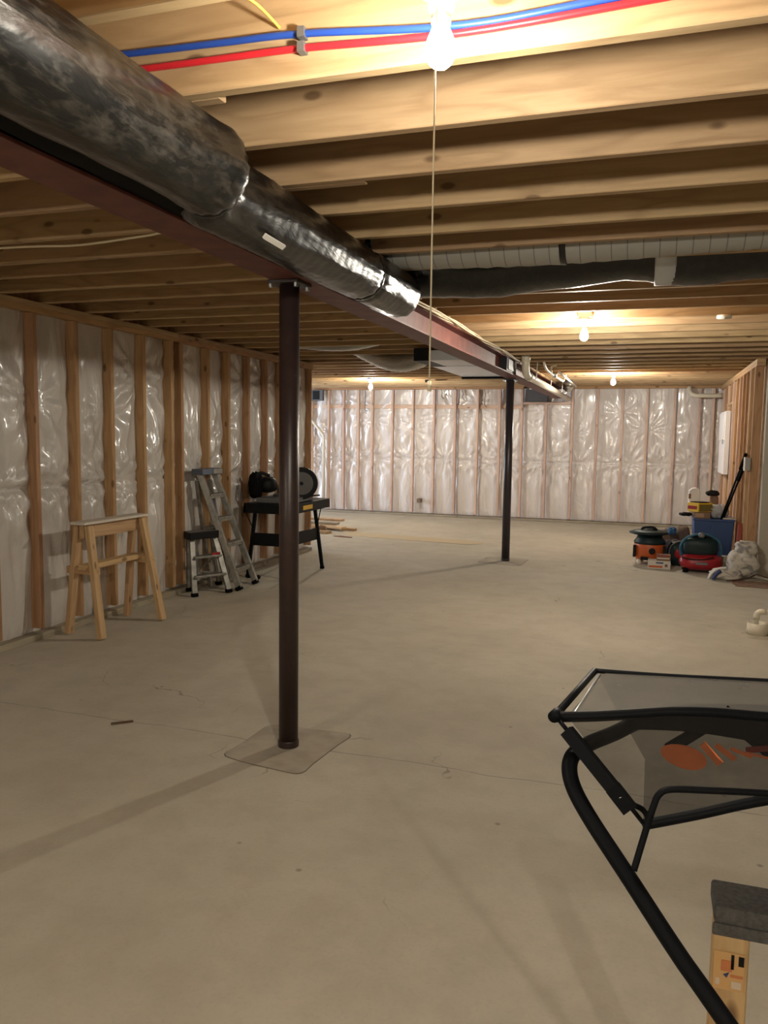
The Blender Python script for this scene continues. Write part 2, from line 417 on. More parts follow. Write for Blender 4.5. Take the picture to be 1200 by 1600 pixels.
# ------------------------------------------------------------ poly covered insulation walls
def sheet_wall(P0, u, nrm, L, z0, z1, breaks, seam, seed, amp=.038, ds=.022, dz=.022, puck=None, phase=0):
    """bulging poly facing between studs. breaks: stud positions along u; nrm points into the room"""
    u, nrm, P0 = Vector(u), Vector(nrm), Vector(P0); rnd = random.Random(seed)
    ns, nz = max(2, int(L / ds)), max(2, int((z1 - z0) / dz))
    pk = []
    bs = sorted(breaks)
    for a, b_ in zip(bs[:-1], bs[1:]):
        if b_ - a < .2: continue
        for _ in range(2):
            pk.append((rnd.uniform(a + .1, b_ - .1), seam + rnd.uniform(-.02, .02), rnd.randint(9, 15), rnd.uniform(0, 6), rnd.uniform(.016, .026), rnd.uniform(.22, .45)))
        if rnd.random() < .8: pk.append((rnd.choice((a + .03, b_ - .03)), rnd.uniform(1.5, 2.25), rnd.randint(8, 13), rnd.uniform(0, 6), rnd.uniform(.014, .024), rnd.uniform(.25, .5)))
    grid = []
    for j in range(nz + 1):
        z = z0 + (z1 - z0) * j / nz; row = []
        for i in range(ns + 1):
            s = L * i / ns
            fr = None
            for a, b_ in zip(bs[:-1], bs[1:]):
                if a <= s <= b_: fr = (s - a) / (b_ - a); wd = b_ - a; key = a; break
            if fr is None: fr = 0; wd = .4; key = 0
            bulge = math.sin(PI * fr) ** .7 * min(1, wd / .3)
            hz = (z - z0) / (seam - z0) if z < seam else (z - seam) / (z1 - seam)
            hz = max(0, min(1, hz))
            vert = .45 + .75 * math.sin(PI * hz) ** .6
            d = amp * bulge * vert * (.8 + .5 * noise.noise(Vector((key * 3.1, z * .9, seed))))
            dd = d; d = 0
            d -= .018 * math.exp(-((z - seam - .01 * noise.noise(Vector((s * 5, 0, seed)))) / .013) ** 2)
            d += .012 * noise.noise(Vector((s * 3.0, z * 1.2, seed * 1.7))) + .009 * noise.noise(Vector((s * 16, z * 1.6, seed))) * (.4 + bulge)
            for ps, pz, k, ph, am, R in pk:
                dx, dzz = s - ps, z - pz
                if abs(dx) < .8 and abs(dzz) < .9:
                    r = math.hypot(dx, dzz * .8)
                    if r < 1.0: d += am * math.sin(k * math.atan2(dzz, dx) + ph) * math.exp(-r / R) * r / (r + .06)
            d = dd + d * (.35 + .65 * min(1, bulge))
            row.append(P0 + u * s + nrm * d + Vector((0, 0, z)))
        grid.append(row)
    return MB().surf(grid)

# left wall -----------------------------------------------------------------
LS = [1.66, 2.06, 2.47, 2.88, 3.29, 3.70, 4.11, 4.50, 4.91, 5.32, 5.73, 6.135, 6.30, 6.75, 7.14, 7.56, 7.97, 8.33, 8.74, 9.16]
y = 1.66
while y > -2.8: y -= .4064; LS.insert(0, y)
wall_left = raw('wall_left', sheet_wall((XL - .088, -3.1, 0), (0, 1, 0), (1, 0, 0), 12.27, .045, H - .04, [s - .02 + 3.1 for s in LS] + [0], 1.06, 3), SHEET)
struct(wall_left)
for y in LS:
    board('stud', (XL - .0445, y - .019, .076 if True else 0), (XL - .0445 + random.uniform(-.004, .004), y - .019 + random.uniform(-.006, .006), H - .076), .038, .089, STUD, wall_left, up=(1, 0, 0))
for a, b_ in ((-3.1, 1.2), (1.2, 6.22), (6.22, 9.19)):
    board('bottom_plate', (XL - .0445, a, .022), (XL - .0445, b_, .022), .089, .044, GREYWOOD, wall_left)
    board('top_plate', (XL - .0445, a, H - .020), (XL - .0445, b_, H - .020), .089, .038, PINE, wall_left)
    board('top_plate', (XL - .0445, a, H - .057), (XL - .0445, b_, H - .057), .089, .036, STUD, wall_left)
obj('masonry', MB().box(XL - .40, XL - .16, -3.2, 9.2, 0, H + .1), OSB, wall_left)
# wall behind the corner: runs left from the end of the left wall
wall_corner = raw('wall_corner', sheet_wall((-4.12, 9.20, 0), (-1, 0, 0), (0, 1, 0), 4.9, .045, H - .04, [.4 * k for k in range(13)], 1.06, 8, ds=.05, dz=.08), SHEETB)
struct(wall_corner)
for k in range(12):
    x = -4.14 - .4 * k
    board('stud', (x, 9.235, .044), (x, 9.235, H - .038), .038, .089, STUD, wall_corner, up=(0, 1, 0))
board('top_plate', (-9.0, 9.235, H - .02), (-4.09, 9.235, H - .02), .089, .038, STUD, wall_corner)
board('bottom_plate', (-9.0, 9.235, .02), (-4.09, 9.235, .02), .089, .038, GREYWOOD, wall_corner)

# back wall ----------------------------------------------------------------
BS = [-8.9, -8.5, -8.1, -7.7, -7.3, -6.9, -6.5, -6.12, -5.775, -5.473, -5.179, -4.905, -4.519, -4.124, -3.73, -3.336, -2.941, -2.541, -2.148, -1.733, -1.29, -.884, -.47, -.08, .34, .721, .935]
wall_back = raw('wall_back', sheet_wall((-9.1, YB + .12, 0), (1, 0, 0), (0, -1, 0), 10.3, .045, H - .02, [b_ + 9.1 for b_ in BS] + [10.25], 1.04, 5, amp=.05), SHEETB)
struct(wall_back)
for x in BS:
    top = H - .045
    if -1.9 < x < -1.4: top = 2.03
    board('stud', (x + random.uniform(-.004, .004), YB + .045, .06), (x + random.uniform(-.006, .006), YB + .045, top), .038, .089, PINKWOOD, wall_back, up=(0, 1, 0))
for a, b_ in ((-9.1, -4.9), (-4.9, -1.2), (-1.2, 1.2)):
    board('bottom_plate', (a, YB + .045, .02), (b_, YB + .045, .02), .089, .038, GREYWOOD, wall_back)
for a, b_ in ((-9.1, -5.0), (-5.0, -2.13), (-1.31, 1.2)):
    board('top_plate', (a, YB + .045, H - .02), (b_, YB + .045, H - .02), .089, .038, STUD, wall_back)
board('blocking', (-2.13, YB + .045, 2.045), (-1.31, YB + .045, 2.045), .089, .038, PINKWOOD, wall_back)
board('blocking', (-9.1, YB + .085, 1.985), (-2.17, YB + .085, 1.985), .05, .07, PINKWOOD, wall_back)
obj('pocket_shade_block', MB().box(-2.1, -1.72, YB + .03, YB + .15, 2.07, H - .05), GREYBOX, wall_back)  # solid dark block standing in for the shaded opening beside the beam
obj('insulation_panel', MB().box(-9.2, 1.3, YB + .20, YB + .4, 0, H + .23), OSB, wall_back)
obj('rim_panel', MB().box(-9.2, 3.4, 14.30, 14.40, H - .1, H + .236), PLY, wall_back)
board('rim_joist', (-9.1, 13.98, H + .1175), (3.3, 13.98, H + .1175), .038, .235, PINE, ceil_)

# right wall ---------------------------------------------------------------
XR = 1.035
wall_right = obj('wall_right', MB().box(XR + .10, XR + .16, 9.50, 14.3, 0, H), OSB)
struct(wall_right)
y = 9.56; RS = []
while y < 14.0: RS.append(y); y += .4064
RS += [10.05, 12.02, 12.95, 12.0]
for y in RS:
    board('stud', (XR + .047, y, .04), (XR + .047 + random.uniform(-.005, .005), y, H - .076), .038, .089, random.choice((STUD, PINKWOOD, LIGHTPINE)), wall_right, up=(1, 0, 0))
for zz in (.02, H - .02, H - .058):
    board('plate', (XR + .047, 9.46, zz), (XR + .047, 14.0, zz), .089, .038, LIGHTPINE if zz > 1 else GREYWOOD, wall_right)
board('blocking', (XR + .047, 12.05, 1.97), (XR + .047, 12.9, 1.97), .089, .038, LIGHTPINE, wall_right)
wall_end = struct(obj('trim_1', MB().box(1.145, 1.30, 9.36, 9.48, 0, H), DRYWALL))
# rest of the room, to the right of and behind the viewer
wall_stair = struct(obj('wall_stair', MB().box(1.32, 3.3, 11.2, 11.3, 0, H), DARKBR))
obj('side_panel', MB().box(1.25, 1.30, 9.5, 11.2, 0, H), DARKBR, wall_stair)
wall_far_right = struct(obj('wall_far_right', MB().box(3.25, 3.35, -3.1, 11.3, 0, H), DRYWALL))
wall_front = struct(obj('wall_front', MB().box(-4.1, 3.3, -3.15, -3.05, 0, H), DRYWALL))
# far left wall with a window (out of view, it lets the daylight in)
wl = MB().box(-9.15, -9.05, 9.3, 10.6, 0, H).box(-9.15, -9.05, 12.8, 14.2, 0, H).box(-9.15, -9.05, 10.6, 12.8, 0, .3).box(-9.15, -9.05, 10.6, 12.8, 2.2, H)
wall_far_left = struct(obj('wall_far_left', wl, WHT))
win = struct(obj('window_1', MB().box(-9.1, -9.04, 10.6, 10.66, .3, 2.2).box(-9.1, -9.04, 12.74, 12.8, .3, 2.2).box(-9.1, -9.04, 11.67, 11.73, .3, 2.2).box(-9.1, -9.04, 10.66, 12.74, 2.14, 2.2).box(-9.1, -9.04, 10.66, 12.74, .3, .36), WHT))

# ------------------------------------------------------------ steel beam and columns
bm = thing('steel_beam', (-1.54, 6, 2.131), 'long red oxide steel I-beam running under the joists to the back wall', 'beam')
XC, hw = -1.535, .082
Y0, Y1 = -2.9, 14.03
obj('bottom_flange', MB().box(XC - hw, XC + hw, Y0, Y1, 2.131, 2.143), STEEL_RED, bm, bevel=.002)
obj('web', MB().box(XC - .005, XC + .005, Y0, Y1, 2.143, 2.283), STEEL_RED, bm)
obj('top_flange', MB().box(XC - hw, XC + hw, Y0, Y1, 2.283, 2.295), STEEL_RED, bm, bevel=.002)
board('wood_nailer', (XC, Y0, 2.313), (XC, Y1, 2.313), .15, .035, PINE, bm)
def column(name_label, x, y, m, r=.045):
    c_ = thing('steel_column', (x, y, 0), name_label, 'column')
    obj('shaft', MB().lathe([(r, .006), (r, 2.115)], (x, y, 0), n=32), m, c_, smooth=False)
    for p in c_.children[0].data.polygons: p.use_smooth = len(p.vertices) == 4
    obj('base_plate', MB().lathe([(r + .004, .0), (r + .004, .03), (r + .001, .034)], (x, y, 0), n=24), m, c_)
    obj('top_plate', MB().box(x - .075, x + .075, y - .075, y + .075, 2.115, 2.131), m, c_, bevel=.002)
    for sx_, sy_ in ((-1, -1), (1, -1), (-1, 1), (1, 1)):
        obj('bolt', MB().lathe([(.011, 2.098), (.011, 2.115)], (x + sx_ * .06, y + sy_ * .06, 0), n=6), GALV, c_)
    return c_
column('dark maroon round steel column nearest the camera, under the red beam', -1.555, 3.31, COLUMN)
column('black round steel column standing further back near the white wall', -1.575, 9.33, COLUMN2, .047)

# cables along the top of the beam
CABW = ['tucked innermost against the wood nailer', 'second from the wood nailer', 'third from the wood nailer', 'hanging outermost of the four']
for k in range(4):
    pts = []
    y = 4.2 - .05 * k
    while y < 9.3:
        pts.append((XC + hw + .010 + .012 * k + .010 * math.sin(y * (2.1 + .3 * k) + k * 2), y, 2.303 + .012 * math.sin(y * 3.1 + k) - .004 * k)); y += .35
    tag(raw('electrical_cable', MB().tube(arc(pts, 4), .0055, 6), TAN), 'beige cable along the top edge of the steel beam, ' + CABW[k], 'cable', 'beige cables along the steel beam')
# black bracket panel and pipes by the far end of the beam
t = thing('beam_junction_box', (-1.45, 8.9, 2.15), 'black flat box fixed on the beam web beside the beige drain pipe', 'box')
obj('body', MB().box(-1.53, -1.452, 8.35, 8.95, 2.145, 2.285), BLACKPL, t, bevel=.004)
obj('cover', MB().box(-1.452, -1.444, 8.42, 8.88, 2.165, 2.27), GREYBOX, t, bevel=.002)
t = thing('drain_pipe', (-1.36, 9.2, 2.1), 'beige plastic drain pipe turning down and running along the far beam', 'pipe')
pp = [(-1.36, 9.02, 2.56), (-1.36, 9.02, 2.30), (-1.36, 9.03, 2.23), (-1.36, 9.08, 2.175), (-1.36, 9.16, 2.155), (-1.36, 9.3, 2.15), (-1.36, 13.98, 2.115)]
raw('pipe', MB().tube(pp, .042, 18), PVC, t)
raw('coupling', MB().tube([(-1.36, 9.24, 2.15), (-1.36, 9.36, 2.149)], .050, 18), PVC, t)
raw('coupling', MB().tube([(-1.36, 9.02, 2.29), (-1.36, 9.02, 2.40)], .050, 18), PVC, t)
for yy in (9.55, 11.0, 12.4):
    raw('strap', MB().tube([(-1.36, yy, 2.10), (-1.31, yy, 2.15), (-1.30, yy, 2.36)], .006, 6), WHITE, t)
t = thing('water_pipe_valve', (-1.22, 10.1, 2.2), 'small white water pipes and valve under the joists beside the far beam', 'pipe')
raw('pipe', MB().tube(arc([(-1.24, 9.5, 2.42), (-1.22, 9.6, 2.29), (-1.21, 9.9, 2.25), (-1.2, 10.8, 2.24), (-1.18, 11.4, 2.25), (-1.17, 11.6, 2.42)], 4), .014, 8), WHITE, t)
raw('pipe', MB().tube([(-1.12, 10.2, 2.27), (-1.12, 12.6, 2.24)], .014, 8), WHITE, t)
raw('handle', MB().tube([(-1.2, 10.05, 2.24), (-1.2, 10.05, 2.33), (-1.14, 10.05, 2.34)], .010, 8), PVC, t)
raw('fitting', MB().blob((-1.2, 10.4, 2.25), (.035, .05, .035)), GALV, t)
tag(raw('metal_duct_boot', MB().tube(arc([(-1.22, 12.6, 2.28), (-1.25, 12.8, 2.25), (-1.3, 13.1, 2.26), (-1.35, 13.3, 2.36)], 4), .07, 16), FOIL), 'small crinkled silver duct elbow at the far end of the beam', 'duct')
tag(raw('vent_pipe', MB().tube(arc([(.55, 13.9, 2.30), (.56, 13.86, 2.22), (.62, 13.83, 2.17), (.75, 13.82, 2.16), (1.05, 13.82, 2.16)], 4), .035, 14), PVC), 'beige elbow pipe at the top of the back wall by the right corner', 'pipe')

# ------------------------------------------------------------ insulated black duct
t = thing('insulated_duct', (-1.29, 1.5, 2.07), 'large black plastic wrapped round duct hanging beside the steel beam', 'duct')
rows = []
y = -2.8; nseg = 56
ys = []
while y < 4.30: ys.append(y); y += .022 if y > 1.0 else .12
for y in ys:
    k = max(0, min(1, (y - 2.08) / .16)); k = k * k * (3 - 2 * k)
    cx = -1.234 - .088 * k; cz = 2.206; r = .1225
    r -= .018 * math.exp(-((y - 2.15) / .035) ** 2) + .012 * math.exp(-((y - 3.60) / .03) ** 2)
    r += .006 * math.exp(-((y - 2.07) / .05) ** 2)
    e = 0
    if y > 4.14: e = (y - 4.14) / .16; r *= math.sqrt(max(.0, 1 - e * e)) * .98 + .02
    row = []
    for i in range(nseg + 1):
        a = 2 * PI * i / nseg
        d = Vector((math.cos(a), math.sin(a)))
        w = .007 * noise.noise(Vector((d.x * 2.2, y * 2.0, d.y * 2.2))) + .0035 * noise.noise(Vector((d.x * 6, y * 9, d.y * 6)))
        gather = math.exp(-abs(y - 2.15) / .10) + .8 * math.exp(-abs(y - 3.6) / .10) + (.6 * math.exp(-abs(y - 4.25) / .10))
        w += .0045 * gather * math.sin(a * 19 + 2 * math.sin(a * 3) + y * 4)
        spi = .0007 * math.sin(y * 95 + a) if y > 2.3 else 0
        rr = r + (w + spi) * (1 if e < .8 else .2)
        row.append((cx + d.x * rr, y, cz + d.y * rr * (.97 if d.y < 0 else 1)))
    rows.append(row)
raw('wrap', MB().surf(rows), BLACKWRAP, t)
def ring(y, cx, cz, r, w, m, name):
    pr = [(r, -w / 2), (r + .004, -w / 2 + .003), (r + .004, w / 2 - .003), (r, w / 2)]
    o = obj(name, MB().lathe(pr, (cx, y, cz), 'y', 40), m, t, smooth=True); return o
BLKTAPE = mat('black_tape', (.01, .01, .01), .22)
ring(2.15, -1.272, 2.206, .1095, .028, BLKTAPE, 'cinch_tape')
ring(3.60, -1.322, 2.206, .1125, .024, BLKTAPE, 'cinch_tape')
# hanger strap fixed to a joist
raw('hanger_strap', MB().add([(-1.30, 3.58, 2.31), (-1.275, 3.58, 2.31), (-1.225, 3.475, 2.44), (-1.255, 3.475, 2.44)], [(0, 1, 2, 3)]).tube([(-1.275, 3.59, 2.30), (-1.24, 3.47, 2.43)], .010, 8).blob((-1.238, 3.465, 2.432), (.017, .006, .022)), BLKTAPE, t)
obj('paper_tag', MB().prism([(-1.219, 2.41, 2.108), (-1.220, 2.56, 2.104), (-1.236, 2.565, 2.094), (-1.235, 2.42, 2.098)], (.004, 0, -.006)), WHITE, t)
# added black sheet that darkens the gap between wrap and beam web
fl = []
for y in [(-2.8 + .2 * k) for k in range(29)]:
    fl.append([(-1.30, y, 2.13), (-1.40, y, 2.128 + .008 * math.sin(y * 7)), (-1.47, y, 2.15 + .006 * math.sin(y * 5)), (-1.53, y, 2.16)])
raw('gap_sheet', MB().surf(fl), DARKRUB, t)

# branch duct, black, in the joist bay
t = thing('branch_duct', (-.4, 4.36, 2.3), 'long black wrapped branch duct sagging between joists to the right', 'duct')
pts = []; rs = []
x = -1.30
while x < 2.2:
    pts.append((x, 4.36, 2.395 - .030 * math.exp(-((x + .9) / .35) ** 2) - .012 * math.sin(x * 5) - .006 * math.sin(x * 13))); rs.append(.150 + .008 * math.sin(x * 9) + .006 * noise.noise(Vector((x * 14, 0, 0)))); x += .06
raw('wrap', MB().tube(pts, rs, 28), BLACKWRAP, t)
obj('foil_tape', MB().lathe([(.160, -.05), (.163, -.045), (.163, .045), (.160, .05)], (0.03, 4.36, 2.395), 'x', 32), GALV, t, smooth=True)
t = thing('flexible_duct', (0, 3.95, 2.28), 'ribbed grey flexible duct lying in the joist bay before the black one', 'duct')
pts = []; x = -1.30
while x < 2.2: pts.append((x, 3.955, 2.408 + .010 * math.sin(x * 3.0))); x += .05
raw('jacket', MB().tube(pts, [.118 + .003 * math.cos(p[0] * 180) for p in pts], 28), FLEX, t)
obj('joint_band', MB().lathe([(.122, -.015), (.125, -.012), (.125, .012), (.122, .015)], (-.43, 3.955, 2.400), 'x', 28), BLKTAPE, t, smooth=True)

# left side flexible ducts and sheet metal
t = thing('silver_flexible_duct', (-2.7, 8.6, 2.15), 'crinkled silver flexible duct sagging below the joists left of the beam', 'duct')
pts = arc([(-3.20, 8.62, 2.46), (-3.02, 8.62, 2.37), (-2.80, 8.6, 2.285), (-2.60, 8.55, 2.27), (-2.42, 8.5, 2.31), (-2.30, 8.42, 2.37)], 8)
raw('jacket', MB().tube(pts, [.105 + .004 * (i % 2) + .006 * noise.noise(Vector((i * .7, 0, 0))) for i in range(len(pts))], 24), FOIL, t)
tag(raw('sagging_flexible_duct', MB().tube(arc([(-3.75, 7.63, 2.45), (-3.4, 7.63, 2.41), (-3.05, 7.63, 2.385), (-2.8, 7.63, 2.40), (-2.5, 7.63, 2.46)], 6), [.085 + .003 * (i % 2) for i in range(25)], 20), FOIL), 'thin foil duct just sagging out of a joist bay above the miter saw', 'duct')
t = thing('duct_takeoff', (-2.1, 8.1, 2.2), 'dark sheet metal duct takeoff box tucked against the steel beam', 'duct')
obj('box', MB().box(-2.12, -1.64, 7.72, 8.35, 2.20, 2.30), GALV, t, bevel=.004)
obj('collar', MB().box(-2.28, -2.12, 7.74, 8.44, 2.20, 2.325), BLACKPL, t, bevel=.004)
t = thing('sheet_metal_panning', (-2.3, 10.2, 2.3), 'galvanised sheet metal nailed under the joists left of the far beam', 'sheet metal')
obj('panel', MB().box(-2.62, -1.70, 9.35, 11.45, H - .016, H - .006), GALV, t)
obj('flange', MB().box(-2.64, -1.70, 9.30, 9.36, H - .045, H - .004), BLACKPL, t)
obj('flange', MB().box(-2.64, -1.70, 11.44, 11.50, H - .045, H - .004), BLACKPL, t)
obj('end_strip', MB().box(-2.62, -1.68, 8.95, 9.20, H - .012, H - .004), GALV, t)
obj('end_strip', MB().box(-2.4, -1.75, 11.6, 11.9, H - .012, H - .004), GALV, t)

# ------------------------------------------------------------ pipes and wires on the joists near the lamp
def pex(col, m, zs, label):
    t = thing('water_tube', (-.45, 1.875, 2.4), label, 'pipe')
    raw('tube', MB().tube(arc(zs, 6), .0085, 12), m, t)
    x, z = -.85, [p for p in zs if p[0] > -.86][0][2]
    raw('clip', MB().box(x - .009, x + .009, 1.866, 1.893, z - .013, z + .011), SAWGREY, t, smooth=False)
pex(BLUEP, BLUEP, [(-1.75, 1.882, 2.47), (-1.34, 1.882, 2.450), (-1.05, 1.882, 2.440), (-.85, 1.882, 2.432), (-.45, 1.878, 2.394), (-.1, 1.878, 2.404), (.5, 1.88, 2.42), (3.2, 1.88, 2.43)], 'blue plastic water tube clipped along the joist behind the lamp')
pex(REDP, REDP, [(-1.75, 1.882, 2.42), (-1.28, 1.882, 2.406), (-1.05, 1.882, 2.402), (-.85, 1.882, 2.398), (-.45, 1.878, 2.377), (-.01, 1.878, 2.389), (.5, 1.88, 2.405), (3.2, 1.88, 2.41)], 'red plastic water tube clipped just below the blue one')
tag(raw('yellow_cable', MB().tube(arc([(-1.02, 1.56, 2.50), (-.99, 1.75, 2.50), (-.945, 1.82, 2.485), (-.915, 1.888, 2.457)], 5), .004, 6), YEL), 'yellow electrical cable passing through a hole in the second joist', 'cable')
tag(raw('electrical_cable', MB().tube(arc([(-3.85, 3.10, H - .006), (-3.3, 3.12, H - .008), (-2.84, 3.138, H - .01), (-2.6, 3.16, H - .014), (-2.42, 3.15, H - .012), (-2.16, 3.12, H - .006), (-2.03, 3.095, H - .006), (-1.62, 3.12, H - .006)], 5), .0055, 6), TAN), 'loose pale cable stapled across the joists left of the beam', 'cable')
tag(raw('pull_string', MB().tube([(-1.37, 1.58, 2.33), (-1.375, 1.57, 2.45)], .003, 6), WHITE), 'short white wire end by the duct at the top of the photo', 'wire')

# ------------------------------------------------------------ bare bulb lamps
bulb_dim = bulbm.copy(); bulb_dim.name = 'dimmer_glowing_bulb'
bulb_dim.node_tree.nodes['Principled BSDF'].inputs['Emission Strength'].default_value = BULB * .55
def lamp(x, y, label, cord, zb=H, bm_=bulbm):
    t = thing('bulb_lampholder', (x, y, zb), label, 'light', None)
    obj('lampholder', MB().lathe([(.0, 0), (.056, 0), (.058, -.008), (.050, -.018), (.028, -.024), (.025, -.030), (.026, -.050), (.023, -.056), (.0, -.056)][::-1], (x, y, zb), n=28), WHITE, t, smooth=True)
    obj('socket', MB().lathe([(.016, -.085), (.019, -.080), (.019, -.056)], (x, y, zb), n=20), PVC, t, smooth=True)
    prof = [(.002, -.163), (.014, -.160), (.023, -.152), (.0285, -.140), (.030, -.130), (.0285, -.118), (.024, -.105), (.018, -.092), (.015, -.082)]
    obj('bulb', MB().lathe(prof, (x, y, zb), n=16), bm_, t, smooth=True)
    obj('junction_box', MB().box(x - .05, x + .05, y - .05, y + .05, zb, zb + .05), GALV if cord == 0 else BLUEP, t, bevel=.004)
    if cord:
        raw('pull_cord', MB().tube([(x, y - .030, zb - .02), (x, y - .036, zb - .2), (x, y - .036, zb - cord)], .0017, 6), CORD, t)
        raw('cord_end', MB().tube([(x, y - .036, zb - cord), (x, y - .036, zb - cord - .02)], .004, 8), CORD, t)
    return t
lamp(-.420, 1.575, 'bare glowing bulb nearest the camera with a very long pull cord', .765, H, bulb_dim)
lamp(-.500, 6.118, 'bare glowing bulb in the middle right of the ceiling, second nearest', 0)
lamp(-.515, 11.205, 'bare glowing bulb on the right close to the back wall', 0)
lamp(-4.19, 11.886, 'bare glowing bulb with thin hanging cord on the far left by the back wall', .55)
lamp(-2.6, -1.6, 'bare bulb behind the viewer on the left, out of the picture', 0)
lamp(1.4, -1.6, 'added fill bulb behind the viewer on the right, out of the picture', 0)  # unseen second rear lamp, added to raise the ambient light
tag(obj('smoke_box', MB().lathe([(.0, 0), (.05, 0), (.05, -.02), (0, -.025)][::-1], (.45, 6.187, H), n=16), WHITE, smooth=True), 'small round white disc on the joist to the right of the middle bulb', 'ceiling box')

# ------------------------------------------------------------ sawhorse by the left wall
t = thing('sawhorse', (-3.76, 4.95, 0), 'raw pine sawhorse with pale top board standing by the left wall', 'sawhorse')
for (fx, fy), (tx, ty) in zip(((-3.60, 4.60), (-3.93, 4.66), (-3.55, 5.26), (-3.90, 5.30)), ((-3.705, 4.62), (-3.81, 4.64), (-3.705, 5.24), (-3.80, 5.25))):
    board('leg', (fx, fy, .006), (tx, ty, .80), .06, .038, LIGHTPINE, t, up=(1, 0, 0))
for xx in (-3.742, -3.79):
    pass
board('rail', (-3.755, 4.60, .755), (-3.755, 5.26, .755), .038, .10, LIGHTPINE, t)
board('top_board', (-3.755, 4.56, .817), (-3.755, 5.30, .817), .125, .020, mat('pale_board', (.62, .56, .47), .6), t)
board('stretcher', (-3.765, 4.62, .50), (-3.765, 5.27, .50), .089, .038, LIGHTPINE, t)
board('end_brace', (-3.92, 4.655, .475), (-3.64, 4.63, .475), .038, .05, LIGHTPINE, t)
board('end_brace', (-3.90, 5.285, .475), (-3.62, 5.25, .475), .038, .05, LIGHTPINE, t)

# ------------------------------------------------------------ step ladders
def rail(name, p0, p1, t, w=.055, d=.025, m=ALU, up=(1, 0, 0)):
    return obj(name, MB().bar(p0, p1, w, d, up), m, t, bevel=.003)
t = thing('tall_stepladder', (-3.6, 6.75, 0), 'taller folded aluminium stepladder leaning against the left wall', 'ladder')
A0, A1 = Vector((-3.585, 6.55, .0)), Vector((-3.925, 6.44, 1.08))
B0, B1 = Vector((-3.600, 6.90, .0)), Vector((-3.925, 6.70, 1.08))
for a, b_ in ((A0, A1), (B0, B1)):
    rl = rail('side_rail', a + Vector((0, 0, .03)), b_, t, .050, .070, up=(.3, -.9, 0))
    obj('rubber_foot', MB().bar(a + Vector((.01, 0, .004)), a + Vector((-.01, 0, .035)), .055, .080, (.3, -.9, 0)), DARKRUB, rl, bevel=.003)
for k in (.18, .40, .62, .82):
    p, q_ = A0.lerp(A1, k), B0.lerp(B1, k)
    obj('step', MB().bar(p, q_, .085, .022, (0, 0, 1)), ALU, t, bevel=.003)
    obj('step_edge', MB().bar(p + Vector((.035, 0, -.016)), q_ + Vector((.035, 0, -.016)), .004, .03, (0, 0, 1)), ALU, t)
for a, b_ in (((-3.86, 6.50, .03), (-3.955, 6.43, 1.02)), ((-3.88, 6.86, .03), (-3.955, 6.66, 1.02))):
    rail('rear_rail', a, b_, t, .022, .038)
for k in (.25, .55):
    p = Vector((-3.86, 6.50, .03)).lerp(Vector((-3.955, 6.43, 1.02)), k); q_ = Vector((-3.88, 6.86, .03)).lerp(Vector((-3.955, 6.66, 1.02)), k)
    rail('rear_brace', p, q_, t, .03, .012)
obj('top_cap', MB().bar((-3.93, 6.40, 1.10), (-3.93, 6.75, 1.10), .12, .055), mat('blue_grey_plastic', (.10, .12, .17), .5), t, bevel=.006)
obj('cap_plate', MB().bar((-3.866, 6.58, 1.10), (-3.866, 6.74, 1.10), .006, .045), ALU, t, bevel=.002)
obj('purple_label', MB().bar((-3.79, 6.49, .72), (-3.82, 6.46, .84), .004, .03, (0, 1, 0)), mat('purple_label', (.10, .06, .22), .5), t)

t = thing('small_stepladder', (-3.9, 6.3, 0), 'short aluminium stepladder with black top tray in front of the tall one', 'ladder')
ft = [(-3.80, 6.13), (-3.62, 6.42), (-3.99, 6.33), (-3.90, 6.72)]
tp = [(-3.90, 6.25), (-3.80, 6.46), (-3.955, 6.28), (-3.87, 6.52)]
for i, ((a, b_), (c_, d)) in enumerate(zip(ft, tp)):
    rl = rail('front_rail' if i < 2 else 'rear_rail', (a, b_, .03), (c_, d, .55), t, .05 if i < 2 else .03, .022, up=(.8, -.5, 0))
    obj('rubber_foot', MB().bar((a, b_, .003), (a, b_, .035), .06, .035, (.8, -.5, 0)), DARKRUB, rl, bevel=.003)
tray = MB().prism([(-3.86, 6.17, .545), (-3.76, 6.45, .545), (-3.885, 6.60, .545), (-3.985, 6.28, .545)], (0, 0, .022))
obj('top_tray', tray, mat('grey_tray', (.16, .15, .14), .6), t, bevel=.005)
obj('tray_rim', MB().bar((-3.865, 6.16, .535), (-3.75, 6.455, .535), .018, .065).bar((-3.75, 6.455, .535), (-3.88, 6.61, .535), .018, .065).bar((-3.865, 6.16, .535), (-3.985, 6.27, .535), .018, .065), BLACKPL, t, bevel=.004)
for k in (.28, .60):
    p = Vector((ft[0][0], ft[0][1], .03)).lerp(Vector((tp[0][0], tp[0][1], .55)), k); q_ = Vector((ft[1][0], ft[1][1], .03)).lerp(Vector((tp[1][0], tp[1][1], .55)), k)
    obj('step', MB().bar(p, q_, .09, .02, (0, 0, 1)), ALU, t, bevel=.003)
rail('cross_brace', (-3.99, 6.33, .12), (-3.78, 6.45, .32), t, .018, .008)
rail('cross_brace', (-3.90, 6.70, .12), (-3.80, 6.20, .22), t, .018, .008)
obj('red_label', MB().bar((-3.745, 6.34, .355), (-3.715, 6.43, .355), .004, .035), REDPL, t)

